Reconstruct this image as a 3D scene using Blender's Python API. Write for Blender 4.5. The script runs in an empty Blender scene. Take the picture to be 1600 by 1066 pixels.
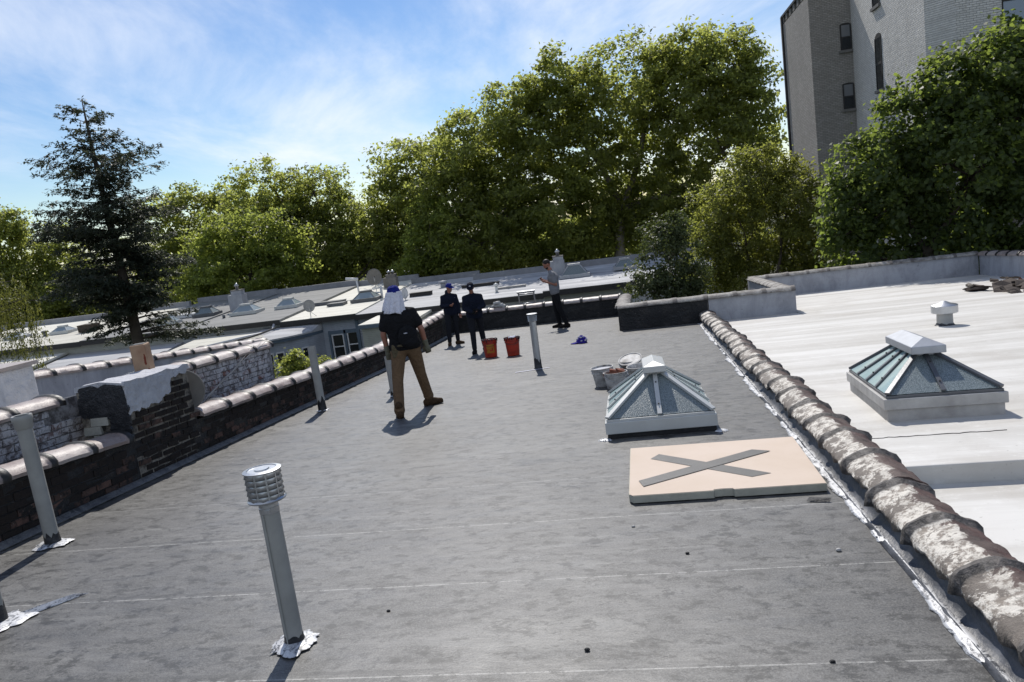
import bpy, bmesh, math, random
import numpy as np
from mathutils import Vector, Matrix, noise as mnoise
rad = math.radians
SC = bpy.context.scene
COL = SC.collection
R = random.Random(11)
S = 0.06                       # the roofs fall away from the viewer by 6 %
SL = -math.atan(S)
def rz(y): return -S * y

# ------------------------------------------------------------------ camera
cam = bpy.data.cameras.new('camera')
cam.sensor_fit = 'HORIZONTAL'; cam.sensor_width = 36.0; cam.lens = 36.0 * 1200 / 1600
cam.clip_start = 0.05; cam.clip_end = 6000
co = bpy.data.objects.new('camera', cam); COL.objects.link(co)
yaw, pitch, roll = rad(10.135), rad(8.82), rad(7.422)
co.matrix_world = (Matrix.Translation((0, 0, 1.8)) @ Matrix.Rotation(yaw, 4, 'Z')
                   @ Matrix.Rotation(math.pi / 2 - pitch, 4, 'X') @ Matrix.Rotation(-roll, 4, 'Z'))
SC.camera = co

# ------------------------------------------------------------------ light
SUN_AZ, SUN_EL = rad(11.5), rad(46.5)    # azimuth measured from +Y towards -X
w = bpy.data.worlds.new('World'); SC.world = w; w.use_nodes = True
nt = w.node_tree; nt.nodes.clear()
N = lambda t: nt.nodes.new(t)
out = N('ShaderNodeOutputWorld'); bg = N('ShaderNodeBackground'); bg.inputs[1].default_value = 0.098
sky = N('ShaderNodeTexSky'); sky.sky_type = 'NISHITA'; sky.sun_disc = False
sky.sun_elevation = SUN_EL; sky.sun_rotation = -SUN_AZ
sky.air_density = 1.0; sky.dust_density = 0.35; sky.ozone_density = 2.2; sky.altitude = 20
tc = N('ShaderNodeTexCoord'); sep = N('ShaderNodeSeparateXYZ')
nt.links.new(tc.outputs['Generated'], sep.inputs[0])
def wmath(op, a, b=None, c=None):
    n = N('ShaderNodeMath'); n.operation = op
    for i, v in enumerate((a, b, c)):
        if v is None: continue
        if isinstance(v, (int, float)): n.inputs[i].default_value = v
        else: nt.links.new(v, n.inputs[i])
    return n.outputs[0]
zc = wmath('MAXIMUM', wmath('ADD', sep.outputs[2], 0.10), 0.02)
cmb = N('ShaderNodeCombineXYZ')
nt.links.new(wmath('DIVIDE', sep.outputs[0], zc), cmb.inputs[0])
nt.links.new(wmath('DIVIDE', sep.outputs[1], zc), cmb.inputs[1])
mp = N('ShaderNodeMapping'); mp.inputs['Rotation'].default_value = (0, 0, rad(52)); mp.inputs['Scale'].default_value = (0.95, 0.34, 1)
mp.inputs['Location'].default_value = (0.9, 0.35, 0)
nt.links.new(cmb.outputs[0], mp.inputs[0])
nz = N('ShaderNodeTexNoise'); nz.inputs['Scale'].default_value = 0.75; nz.inputs['Detail'].default_value = 9
nz.inputs['Roughness'].default_value = 0.62; nz.inputs['Distortion'].default_value = 0.9
nt.links.new(mp.outputs[0], nz.inputs['Vector'])
nz2 = N('ShaderNodeTexNoise'); nz2.inputs['Scale'].default_value = 0.28; nz2.inputs['Detail'].default_value = 3
nt.links.new(cmb.outputs[0], nz2.inputs['Vector'])
mix = wmath('ADD', wmath('MULTIPLY', nz.outputs[0], 0.6), wmath('MULTIPLY', nz2.outputs[0], 0.5))
rmp = N('ShaderNodeMapRange'); rmp.inputs[1].default_value = 0.44; rmp.inputs[2].default_value = 0.72
rmp.inputs[3].default_value = 0.0; rmp.inputs[4].default_value = 0.95; rmp.interpolation_type = 'SMOOTHSTEP'
nt.links.new(mix, rmp.inputs[0])
hs = N('ShaderNodeHueSaturation'); hs.inputs['Saturation'].default_value = 1.32; hs.inputs['Hue'].default_value = 0.506; hs.inputs['Value'].default_value = 1.0; nt.links.new(sky.outputs[0], hs.inputs['Color'])
mx = N('ShaderNodeMix'); mx.data_type = 'RGBA'
nt.links.new(rmp.outputs[0], mx.inputs[0]); nt.links.new(hs.outputs[0], mx.inputs[6])
mx.inputs[7].default_value = (9.2, 9.7, 10.6, 1)
nt.links.new(mx.outputs[2], bg.inputs[0]); nt.links.new(bg.outputs[0], out.inputs[0])
sl = bpy.data.lights.new('sun', 'SUN'); sl.energy = 4.2; sl.angle = rad(0.53); sl.color = (1.0, 0.955, 0.89)
so = bpy.data.objects.new('sun', sl); COL.objects.link(so)
sd = Vector((-math.sin(SUN_AZ) * math.cos(SUN_EL), math.cos(SUN_AZ) * math.cos(SUN_EL), math.sin(SUN_EL)))
so.rotation_euler = sd.to_track_quat('Z', 'Y').to_euler(); so.location = sd * 60
vs = SC.view_settings; vs.view_transform = 'Standard'; vs.look = 'None'; vs.gamma = 1; vs.exposure = 0.12; vs.use_curve_mapping = False
SC.cycles.max_bounces = 7; SC.cycles.transparent_max_bounces = 8

# ------------------------------------------------------------------ materials
class Mat:
    def __init__(s, name, rough=0.8, spec=0.3, metal=0.0):
        s.m = bpy.data.materials.new(name); s.m.use_nodes = True
        s.t = s.m.node_tree; s.b = s.t.nodes['Principled BSDF']
        s.b.inputs['Roughness'].default_value = rough; s.b.inputs['Metallic'].default_value = metal
        s.b.inputs['Specular IOR Level'].default_value = spec
    def n(s, t): return s.t.nodes.new(t)
    def l(s, a, b): s.t.links.new(a, b)
    def pos(s, scale=(1, 1, 1), obj=False):
        if obj: o = s.n('ShaderNodeTexCoord').outputs['Object']
        else: o = s.n('ShaderNodeNewGeometry').outputs['Position']
        if scale != (1, 1, 1):
            m = s.n('ShaderNodeMapping'); m.inputs['Scale'].default_value = scale; s.l(o, m.inputs[0]); o = m.outputs[0]
        return o
    def noise(s, vec, sc, det=5, rough=0.6, dist=0.0):
        n = s.n('ShaderNodeTexNoise'); n.inputs['Scale'].default_value = sc; n.inputs['Detail'].default_value = det
        n.inputs['Roughness'].default_value = rough; n.inputs['Distortion'].default_value = dist
        s.l(vec, n.inputs['Vector']); return n.outputs[0]
    def ramp(s, v, a, b, lo=0.0, hi=1.0):
        m = s.n('ShaderNodeMapRange'); m.inputs[1].default_value = a; m.inputs[2].default_value = b
        m.inputs[3].default_value = lo; m.inputs[4].default_value = hi; s.l(v, m.inputs[0]); return m.outputs[0]
    def math(s, op, a, b=0.0):
        m = s.n('ShaderNodeMath'); m.operation = op
        for i, v in enumerate((a, b)):
            if isinstance(v, (int, float)): m.inputs[i].default_value = v
            else: s.l(v, m.inputs[i])
        return m.outputs[0]
    def mix(s, f, a, b):
        m = s.n('ShaderNodeMix'); m.data_type = 'RGBA'
        for i, v in ((0, f), (6, a), (7, b)):
            if isinstance(v, (int, float)): m.inputs[i].default_value = v
            elif isinstance(v, tuple): m.inputs[i].default_value = (*v, 1)
            else: s.l(v, m.inputs[i])
        return m.outputs[2]
    def sep(s, v):
        n = s.n('ShaderNodeSeparateXYZ'); s.l(v, n.inputs[0]); return n.outputs
    def color(s, c):
        if isinstance(c, tuple): s.b.inputs['Base Color'].default_value = (*c, 1)
        else: s.l(c, s.b.inputs['Base Color'])
        return s
    def bump(s, h, st=0.3, d=0.02):
        n = s.n('ShaderNodeBump'); n.inputs['Strength'].default_value = st; n.inputs['Distance'].default_value = d
        s.l(h, n.inputs['Height']); s.l(n.outputs[0], s.b.inputs['Normal']); return s
    def rough(s, v): s.l(v, s.b.inputs['Roughness']); return s
    def isl(s): return s.n('ShaderNodeNewGeometry').outputs['Random Per Island']
    def rnd(s): return s.n('ShaderNodeObjectInfo').outputs['Random']

def simple(name, c, rough=0.7, spec=0.3, metal=0.0, var=0.25, sc=6.0, bump=0.15, dark=None):
    k = Mat(name, rough, spec, metal); p = k.pos()
    n = k.noise(p, sc, 6); n2 = k.noise(p, sc * 0.22, 3)
    d = dark or tuple(v * 0.55 for v in c)
    f = k.ramp(k.math('ADD', k.math('MULTIPLY', n, 0.6), k.math('MULTIPLY', n2, 0.4)), 0.36, 0.62, 1.0 - var * 2.2, 1.0)
    k.color(k.mix(f, d, c))
    if bump: k.bump(k.noise(p, sc * 6, 4), bump, 0.01)
    return k.m

M = {}
def build_materials():
    # grey roofing membrane
    k = Mat('membrane', 0.62, 0.5); p = k.pos()
    big = k.noise(p, 0.55, 4, 0.6, 0.4); mid = k.noise(k.pos((1.0, 2.2, 1)), 2.3, 6, 0.65, 0.6); fine = k.noise(p, 105, 4, 0.75)
    smear = k.noise(k.pos((0.5, 3.0, 1)), 1.6, 5, 0.7, 1.2)
    c = k.mix(k.ramp(big, 0.38, 0.62), (0.078, 0.076, 0.073), (0.152, 0.147, 0.136))
    c = k.mix(k.ramp(mid, 0.48, 0.60, 0, 0.7), c, (0.056, 0.056, 0.055))
    blo = k.noise(k.pos((0.8, 1.7, 1)), 6.5, 7, 0.75, 0.2); c = k.mix(k.ramp(blo, 0.50, 0.60, 0, 0.65), c, (0.050, 0.050, 0.050)); c = k.mix(k.ramp(blo, 0.46, 0.36, 0, 0.6), c, (0.205, 0.20, 0.19))
    c = k.mix(k.ramp(smear, 0.53, 0.66, 0, 0.7), c, (0.20, 0.197, 0.185))
    # scuffs and boot prints
    vo = k.n('ShaderNodeTexVoronoi'); vo.inputs['Scale'].default_value = 1.9; k.l(p, vo.inputs['Vector'])
    wv = k.n('ShaderNodeTexWave'); wv.inputs['Scale'].default_value = 21; wv.inputs['Distortion'].default_value = 6; k.l(p, wv.inputs[0])
    sp = k.math('MULTIPLY', k.ramp(vo.outputs['Distance'], 0.05, 0.17, 1, 0), k.ramp(wv.outputs[1], 0.45, 0.62))
    sp = k.math('MULTIPLY', sp, k.ramp(k.noise(p, 1.1, 3), 0.42, 0.6))
    c = k.mix(k.math('MULTIPLY', sp, 0.75), c, (0.040, 0.040, 0.040))
    c = k.mix(k.ramp(fine, 0.45, 0.60, 0.0, 0.95), c, k.mix(0.55, c, (0.28, 0.275, 0.26)))
    c = k.mix(k.ramp(k.noise(p, 75, 2), 0.62, 0.7, 0, 0.5), c, (0.035, 0.035, 0.036))
    # snapped chalk lines
    xyz = k.sep(p); y = k.math('ADD', xyz[1], k.math('MULTIPLY', xyz[0], -0.008))
    wob = k.math('MULTIPLY', k.math('SUBTRACT', k.noise(k.pos((0.4, 0, 0)), 1.0, 2), 0.5), 0.03)
    fr = k.math('FRACT', k.math('DIVIDE', k.math('ADD', k.math('ADD', y, wob), -2.59), 0.995))
    ln = k.math('ABSOLUTE', k.math('SUBTRACT', fr, 0.5))
    lm = k.ramp(ln, 0.0035, 0.0065, 1, 0)
    lm = k.math('MULTIPLY', lm, k.ramp(k.noise(k.pos((3, 1, 1)), 9, 3, 0.8), 0.34, 0.56, 0.15, 1))
    lm = k.math('MULTIPLY', lm, k.ramp(y, 5.6, 7.2, 1, 0.0))
    c = k.mix(k.math('MULTIPLY', lm, 0.9), c, (0.46, 0.45, 0.42))
    c = k.mix(k.ramp(k.noise(k.pos((0.9, 1.2, 1)), 8, 8, 0.8, 0.1), 0.52, 0.58, 0, 0.9), c, (0.026, 0.026, 0.025))
    mu = k.n('ShaderNodeVectorMath'); mu.operation = 'SCALE'; mu.inputs['Scale'].default_value = 0.68; k.l(c, mu.inputs[0]); c = k.mix(1.0, (0, 0, 0), mu.outputs[0])
    lap = k.ramp(k.math('ABSOLUTE', k.math('SUBTRACT', fr, 0.545)), 0.010, 0.016, 1, 0); c = k.mix(k.math('MULTIPLY', lap, k.ramp(k.noise(k.pos((1.2, 0.2, 1)), 1.7, 4, 0.7), 0.40, 0.60, 0.05, 0.55)), c, (0.032, 0.032, 0.031))
    k.color(c); k.rough(k.ramp(mid, 0.3, 0.7, 0.40, 0.57))
    h = k.math('ADD', k.math('MULTIPLY', fine, 0.25), k.math('MULTIPLY', k.noise(p, 3.2, 3), 1.0))
    k.bump(k.math('ADD', h, k.math('MULTIPLY', blo, 0.7)), 0.28, 0.013); M['membrane'] = k.m
    # pale elastomeric roof coating
    k = Mat('roof_coating', 0.55, 0.45); p = k.pos()
    st = k.noise(k.pos((0.16, 1.7, 1)), 1.0, 7, 0.66, 0.5); b2 = k.noise(p, 0.6, 5, 0.6, 0.5); f2 = k.noise(p, 9, 6, 0.7)
    c = k.mix(k.ramp(st, 0.34, 0.60), (0.43, 0.41, 0.37), (0.63, 0.615, 0.58))
    c = k.mix(k.ramp(b2, 0.52, 0.74, 0, 0.55), c, (0.36, 0.325, 0.28))
    c = k.mix(k.ramp(f2, 0.55, 0.75, 0, 0.4), c, (0.78, 0.77, 0.74))
    c = k.mix(k.ramp(k.noise(p, 26, 4, 0.7), 0.64, 0.72, 0, 0.5), c, (0.25, 0.23, 0.21))
    k.color(c); k.bump(k.math('ADD', st, k.math('MULTIPLY', f2, 0.3)), 0.25, 0.02); M['coating'] = k.m
    # silver-white paint on the parapets
    k = Mat('parapet_paint', 0.6, 0.4); p = k.pos()
    d = k.noise(k.pos((1, 1, 0.35)), 2.2, 6, 0.7, 0.6)
    c = k.mix(k.ramp(d, 0.42, 0.7), (0.36, 0.368, 0.395), (0.22, 0.225, 0.245))
    c = k.mix(k.ramp(k.noise(p, 14, 5, 0.7), 0.62, 0.72, 0, 0.7), c, (0.12, 0.11, 0.10))
    k.color(c); k.bump(k.noise(p, 12, 5), 0.35, 0.02); M['paint'] = k.m
    # black roof tar on masonry
    k = Mat('tar', 0.5, 0.4); p = k.pos()
    c = k.mix(k.ramp(k.noise(p, 3.2, 6, 0.7), 0.52, 0.74), (0.010, 0.010, 0.011), (0.045, 0.040, 0.036))
    c = k.mix(k.ramp(k.noise(p, 19, 5, 0.75), 0.62, 0.72), c, (0.13, 0.11, 0.095))
    k.color(c); k.bump(k.noise(p, 16, 6, 0.7), 0.8, 0.03); M['tar'] = k.m
    k = Mat('fresh_tar', 0.32, 0.5); p = k.pos()
    c = k.mix(k.ramp(k.noise(p, 9, 6, 0.7), 0.5, 0.75), (0.008, 0.009, 0.012), (0.05, 0.05, 0.055))
    k.color(c); k.bump(k.noise(p, 22, 6, 0.7), 0.8, 0.02); M['fresh_tar'] = k.m
    # bricks under soot and tar
    k = Mat('sooty_brick', 0.85, 0.25); p = k.pos()
    c = k.mix(k.isl(), (0.013, 0.012, 0.011), (0.030, 0.021, 0.017))
    c = k.mix(k.ramp(k.noise(p, 11, 6, 0.75), 0.5, 0.68), c, (0.010, 0.010, 0.010))
    k.color(c); k.bump(k.noise(p, 40, 5, 0.7), 0.7, 0.012); M['sooty_brick'] = k.m
    k = Mat('brown_brick', 0.85, 0.25); p = k.pos()
    c = k.mix(k.rnd(), (0.058, 0.038, 0.030), (0.13, 0.074, 0.056))
    c = k.mix(k.ramp(k.noise(p, 5, 7, 0.78), 0.46, 0.58), c, (0.016, 0.015, 0.014))
    c = k.mix(k.ramp(k.noise(p, 21, 5, 0.75), 0.63, 0.7, 0, 0.8), c, (0.30, 0.26, 0.22))
    k.color(c); k.bump(k.noise(p, 40, 5, 0.7), 0.7, 0.012); M['brown_brick'] = k.m
    k = Mat('mortar', 0.9, 0.2); p = k.pos()
    k.color(k.mix(k.ramp(k.noise(p, 7, 6, 0.75), 0.40, 0.62), (0.26, 0.23, 0.19), (0.030, 0.027, 0.024)))
    k.bump(k.noise(p, 60, 4), 0.6, 0.01); M['mortar'] = k.m
    # flaking white paint over brick
    k = Mat('flaking_brick', 0.85, 0.25); p = k.pos()
    base = k.mix(k.ramp(k.rnd(), 0.80, 0.98), (0.13, 0.115, 0.115), (0.19, 0.085, 0.065))
    pa = k.ramp(k.noise(p, 7.5, 8, 0.82, 0.5), 0.43, 0.53)
    pa2 = k.ramp(k.noise(p, 0.9, 3), 0.30, 0.55, 0.45, 1.0)
    c = k.mix(k.math('MULTIPLY', pa, pa2), base, (0.50, 0.50, 0.52))
    c = k.mix(k.ramp(k.noise(p, 30, 5, 0.75), 0.58, 0.7, 0, 0.8), c, (0.05, 0.045, 0.045))
    k.color(c); k.bump(k.noise(p, 45, 5), 0.6, 0.012); M['flaking_brick'] = k.m
    k = Mat('flaking_mortar', 0.9, 0.2); p = k.pos()
    k.color(k.mix(k.ramp(k.noise(p, 5, 6, 0.75), 0.42, 0.6), (0.10, 0.095, 0.095), (0.36, 0.36, 0.37)))
    k.bump(k.noise(p, 60, 4), 0.6, 0.01); M['flaking_mortar'] = k.m
    M['pale_brick'] = simple('pale_brick', (0.42, 0.41, 0.36), 0.85, 0.2, 0, 0.3, 14, 0.5)
    M['plaster'] = simple('plaster', (0.47, 0.475, 0.50), 0.75, 0.3, 0, 0.30, 7, 0.8, (0.30, 0.30, 0.32)); q_ = [n for n in M['plaster'].node_tree.nodes if n.type == 'BUMP'][0]; q_.inputs['Distance'].default_value = 0.05; q_.inputs['Height'].links[0].from_node.inputs['Scale'].default_value = 9
    # clay copings
    k = Mat('clay_coping', 0.48, 0.45); p = k.pos(); o = k.sep(k.pos(obj=True))
    c = k.mix(k.rnd(), (0.22, 0.165, 0.145), (0.38, 0.325, 0.295))
    c = k.mix(k.ramp(k.noise(p, 5, 6, 0.7), 0.45, 0.7, 0, 0.75), c, (0.40, 0.36, 0.33))
    c = k.mix(k.ramp(k.noise(p, 16, 6, 0.75), 0.58, 0.68, 0, 0.9), c, (0.075, 0.055, 0.05))
    c = k.mix(k.ramp(o[1], 0.528, 0.538), c, (0.016, 0.014, 0.013))
    k.color(c); k.bump(k.noise(p, 30, 5, 0.7), 0.4, 0.01); M['clay_coping'] = k.m
    # coping with crusted white paint on the side towards the grey roof
    k = Mat('crusted_coping', 0.62, 0.4); p = k.pos(); o = k.sep(k.pos(obj=True))
    n1 = k.noise(p, 4.2, 7, 0.72, 0.4); n2 = k.noise(p, 19, 6, 0.78)
    clay = k.mix(k.ramp(k.noise(p, 8, 5), 0.35, 0.65), (0.040, 0.024, 0.021), (0.095, 0.052, 0.044))
    cem = k.mix(n2, (0.09, 0.074, 0.062), (0.22, 0.19, 0.16))
    wht = k.mix(k.ramp(n2, 0.44, 0.53), (0.24, 0.205, 0.17), (0.66, 0.62, 0.55))
    edge = k.math('ADD', o[0], k.math('MULTIPLY', k.math('SUBTRACT', n1, 0.5), 0.40))
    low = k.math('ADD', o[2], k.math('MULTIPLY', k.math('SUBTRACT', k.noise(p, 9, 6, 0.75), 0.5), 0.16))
    c = k.mix(k.ramp(edge, 0.004, 0.010), wht, clay)
    c = k.mix(k.math('MULTIPLY', k.ramp(n1, 0.485, 0.50), k.ramp(edge, -0.07, -0.05, 1, 0.25)), c, cem)
    c = k.mix(k.ramp(k.math('ADD', o[1], k.math('MULTIPLY', n2, 0.03)), 0.545, 0.555, 0, 0.92), c, k.mix(k.ramp(n2, 0.4, 0.65), (0.022, 0.020, 0.019), (0.15, 0.135, 0.125)))
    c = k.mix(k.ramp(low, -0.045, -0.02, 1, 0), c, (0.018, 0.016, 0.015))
    c = k.mix(k.ramp(k.noise(p, 34, 5, 0.8), 0.60, 0.68, 0, 0.85), c, (0.03, 0.027, 0.025))
    k.color(c); k.bump(k.math('ADD', n2, k.noise(p, 70, 4, 0.7)), 0.6, 0.015); M['crusted_coping'] = k.m
    k = Mat('grey_coping', 0.7, 0.35); p = k.pos(); o = k.sep(k.pos(obj=True))
    c = k.mix(k.ramp(k.noise(p, 4, 6, 0.7), 0.4, 0.62), (0.31, 0.295, 0.27), (0.12, 0.105, 0.095))
    c = k.mix(k.ramp(k.noise(p, 14, 6, 0.75), 0.58, 0.68, 0, 0.9), c, (0.05, 0.042, 0.04))
    c = k.mix(k.ramp(o[1], 0.515, 0.54, 0, 0.9), c, (0.09, 0.08, 0.075))
    k.color(c); k.bump(k.noise(p, 26, 5, 0.7), 0.5, 0.012); M['grey_coping'] = k.m
    # aluminium roof sealant, still glossy
    k = Mat('silver_sealant', 0.46, 0.5, 0.1); p = k.pos()
    c = k.mix(k.ramp(k.noise(k.pos((1.6, 0.8, 1)), 14, 8, 0.80, 1.4), 0.42, 0.50), (0.06, 0.065, 0.077), (0.56, 0.565, 0.575))
    k.color(c); k.bump(k.noise(p, 30, 6, 0.7, 0.8), 0.5, 0.004); M['silver'] = k.m
    k = Mat('flashing', 0.5, 0.5); p = k.pos()
    k.color(k.mix(k.ramp(k.noise(k.pos((1, 0.3, 1)), 9, 6, 0.7), 0.45, 0.7), (0.028, 0.030, 0.036), (0.10, 0.105, 0.12)))
    k.bump(k.noise(p, 14, 5), 0.5, 0.02); M['flashing'] = k.m
    M['grey_paint'] = simple('grey_paint', (0.32, 0.318, 0.298), 0.5, 0.4, 0, 0.2, 7, 0.12, (0.15, 0.15, 0.14))
    M['pale_grey_paint'] = simple('pale_grey_paint', (0.36, 0.36, 0.345), 0.55, 0.4, 0, 0.2, 9, 0.2, (0.2, 0.19, 0.17))
    M['galv'] = simple('galvanised', (0.55, 0.56, 0.57), 0.36, 0.5, 0.85, 0.25, 9, 0.1, (0.33, 0.34, 0.35))
    M['white_metal'] = simple('white_metal', (0.70, 0.70, 0.67), 0.42, 0.45, 0.0, 0.15, 6, 0.08, (0.5, 0.49, 0.45))
    M['sky_frame'] = simple('skylight_frame', (0.52, 0.53, 0.515), 0.40, 0.5, 0.1, 0.16, 5, 0.06, (0.34, 0.335, 0.31))
    M['steel_frame'] = simple('steel_frame', (0.115, 0.12, 0.13), 0.42, 0.5, 0.3, 0.25, 7, 0.1)
    M['steel_cap'] = simple('steel_cap', (0.36, 0.375, 0.40), 0.45, 0.5, 0.35, 0.2, 8, 0.1)
    M['worn_white'] = simple('worn_white', (0.46, 0.45, 0.43), 0.65, 0.35, 0, 0.3, 6, 0.3, (0.22, 0.21, 0.2))
    M['bolt'] = simple('bolt', (0.05, 0.05, 0.05), 0.5)
    # wired, pebbled skylight glass
    k = Mat('pebbled_glass', 0.3, 0.5); p = k.pos()
    v = k.n('ShaderNodeTexVoronoi'); v.inputs['Scale'].default_value = 120; k.l(p, v.inputs['Vector'])
    c = k.mix(k.ramp(v.outputs['Distance'], 0.15, 0.65), (0.28, 0.32, 0.325), (0.10, 0.125, 0.13))
    k.color(c); k.bump(v.outputs['Distance'], 0.5, 0.004); M['pebbled_glass'] = k.m
    k = Mat('sky_reflect_glass', 0.10, 0.6); p = k.pos()  # sky reflected by the side panes is put into the base colour
    c = k.mix(k.ramp(k.noise(p, 2.4, 4), 0.35, 0.65), (0.34, 0.46, 0.48), (0.50, 0.60, 0.57))
    k.color(c); k.bump(k.noise(p, 60, 3), 0.12, 0.004); M['sky_reflect_glass'] = k.m
    k = Mat('roof_glass', 0.15, 0.6); k.color((0.26, 0.30, 0.31)); M['roof_glass'] = k.m
    k = Mat('dark_glass', 0.06, 0.6); k.color((0.012, 0.015, 0.018)); M['dark_glass'] = k.m
    k = Mat('blind_glass', 0.12, 0.6); k.color((0.16, 0.165, 0.17)); M['blind_glass'] = k.m
    k = Mat('pale_glass', 0.12, 0.6); k.color((0.26, 0.29, 0.33)); M['pale_glass'] = k.m
    M['louver_void'] = simple('louver_void', (0.02, 0.02, 0.02), 0.8)
    # foam board
    k = Mat('foam_facing', 0.8, 0.25); p = k.pos()
    c = k.mix(k.ramp(k.noise(p, 1.6, 4), 0.35, 0.65), (0.55, 0.45, 0.36), (0.59, 0.49, 0.405))
    c = k.mix(k.ramp(k.noise(p, 38, 4, 0.7), 0.66, 0.72, 0, 0.5), c, (0.42, 0.28, 0.2))
    k.color(c); k.bump(k.noise(p, 50, 3), 0.12, 0.005); M['foam_facing'] = k.m
    M['foam_edge'] = simple('foam_edge', (0.46, 0.45, 0.37), 0.85, 0.2, 0, 0.25, 11, 0.5, (0.28, 0.27, 0.22))
    M['felt'] = simple('felt', (0.105, 0.085, 0.072), 0.85, 0.2, 0, 0.35, 8, 0.6, (0.03, 0.026, 0.024))
    M['tape'] = simple('duct_tape', (0.115, 0.11, 0.10), 0.5, 0.4, 0, 0.2, 14, 0.1)
    # plastics, cloth, skin
    M['red_bucket'] = simple('red_bucket', (0.50, 0.040, 0.014), 0.42, 0.45, 0, 0.3, 9, 0.05, (0.14, 0.012, 0.008))
    M['yellow_print'] = simple('yellow_print', (0.5, 0.26, 0.03), 0.5, 0.3, 0, 0.3, 30, 0)
    M['white_plastic'] = simple('white_plastic', (0.60, 0.585, 0.56), 0.6, 0.35, 0, 0.45, 12, 0.5, (0.13, 0.12, 0.11))
    M['rubble'] = simple('rubble', (0.26, 0.10, 0.065), 0.9, 0.2, 0, 0.4, 12, 0.6, (0.09, 0.045, 0.035))
    M['skin'] = simple('skin', (0.30, 0.135, 0.09), 0.5, 0.4, 0, 0.15, 9, 0, (0.20, 0.08, 0.055))
    M['hair'] = simple('hair', (0.012, 0.009, 0.008), 0.6)
    def fold(m):   # soft creases
        t = m.node_tree; b = t.nodes['Principled BSDF']; w_ = t.nodes.new('ShaderNodeTexNoise'); w_.inputs['Scale'].default_value = 13; w_.inputs['Detail'].default_value = 3; w_.inputs['Distortion'].default_value = 1.5
        u = t.nodes.new('ShaderNodeBump'); u.inputs['Strength'].default_value = 0.9; u.inputs['Distance'].default_value = 0.035; t.links.new(w_.outputs[0], u.inputs['Height']); t.links.new(t.nodes.new('ShaderNodeNewGeometry').outputs['Position'], w_.inputs['Vector']); t.links.new(u.outputs[0], b.inputs['Normal'])
    def cloth(n, c, var=0.2, sc=7): M[n] = simple(n, c, 0.9, 0.15, 0, var, sc, 0.5); fold(M[n])
    cloth('black_cloth', (0.012, 0.012, 0.014)); cloth('navy_cloth', (0.010, 0.013, 0.026)); cloth('khaki_cloth', (0.155, 0.098, 0.056))
    cloth('white_cloth', (0.66, 0.66, 0.74), 0.1); cloth('blue_cloth', (0.012, 0.022, 0.19)); cloth('grey_cloth', (0.21, 0.21, 0.225))
    cloth('dark_jean', (0.018, 0.019, 0.024)); cloth('boot_leather', (0.075, 0.045, 0.025)); cloth('glove_cloth', (0.16, 0.155, 0.115))
    cloth('pouch_cloth', (0.11, 0.09, 0.055)); cloth('dark_boot', (0.014, 0.012, 0.011)); cloth('violet_cloth', (0.03, 0.02, 0.23))
    M['print_white'] = simple('print_white', (0.5, 0.5, 0.55), 0.7, 0.2, 0, 0.1, 20, 0)
    M['ladder'] = simple('ladder_metal', (0.30, 0.31, 0.33), 0.4, 0.5, 0.7, 0.2, 8, 0.05)
    # houses
    def siding(n, c, pitch_=0.11):
        k = Mat(n, 0.7, 0.3); p = k.pos(); z = k.sep(p)[2]
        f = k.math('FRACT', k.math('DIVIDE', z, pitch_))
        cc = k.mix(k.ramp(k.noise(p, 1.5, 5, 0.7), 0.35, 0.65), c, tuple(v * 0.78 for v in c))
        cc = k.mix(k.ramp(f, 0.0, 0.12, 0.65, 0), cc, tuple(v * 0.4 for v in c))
        k.color(cc); k.bump(f, 0.8, 0.02); M[n] = k.m
    siding('grey_siding', (0.36, 0.385, 0.43)); siding('cream_siding', (0.45, 0.44, 0.38)); siding('sage_siding', (0.36, 0.37, 0.33)); siding('white_siding', (0.52, 0.53, 0.55))
    def froof(n, a, b):
        k = Mat(n, 0.8, 0.25); p = k.pos()
        st = k.noise(k.pos((0.22, 1.6, 1)), 0.8, 7, 0.68, 0.5)
        c = k.mix(k.ramp(st, 0.36, 0.66), a, b)
        c = k.mix(k.ramp(k.noise(p, 2.2, 6, 0.75), 0.60, 0.72, 0, 0.6), c, tuple(v * 0.4 for v in a))
        k.color(c); k.bump(st, 0.3, 0.02); M[n] = k.m
    froof('cream_roof', (0.55, 0.53, 0.46), (0.70, 0.68, 0.60)); froof('grey_roof', (0.17, 0.17, 0.165), (0.27, 0.27, 0.26))
    froof('silver_roof', (0.32, 0.32, 0.32), (0.50, 0.50, 0.50)); froof('dappled_shade_roof', (0.26, 0.265, 0.28), (0.58, 0.58, 0.58)); M['cornice_grey'] = simple('cornice_grey', (0.27, 0.272, 0.285), 0.75, 0.25, 0, 0.3, 1.5, 0.3); froof('tan_roof', (0.44, 0.42, 0.36), (0.6, 0.58, 0.5))  # dappled roof: patchy tone carries tree shade in its colour
    M['dark_trim'] = simple('dark_trim', (0.04, 0.038, 0.036), 0.7); M['blue_trim'] = simple('blue_trim', (0.10, 0.135, 0.17), 0.6)
    M['white_trim'] = simple('white_trim', (0.60, 0.60, 0.60), 0.5, 0.4, 0, 0.15, 8, 0.05)
    M['clay_pot'] = simple('clay_pot', (0.34, 0.235, 0.155), 0.7, 0.3, 0, 0.3, 6, 0.4, (0.2, 0.1, 0.06)); M['rust'] = simple('rust', (0.16, 0.035, 0.02), 0.85)
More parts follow.
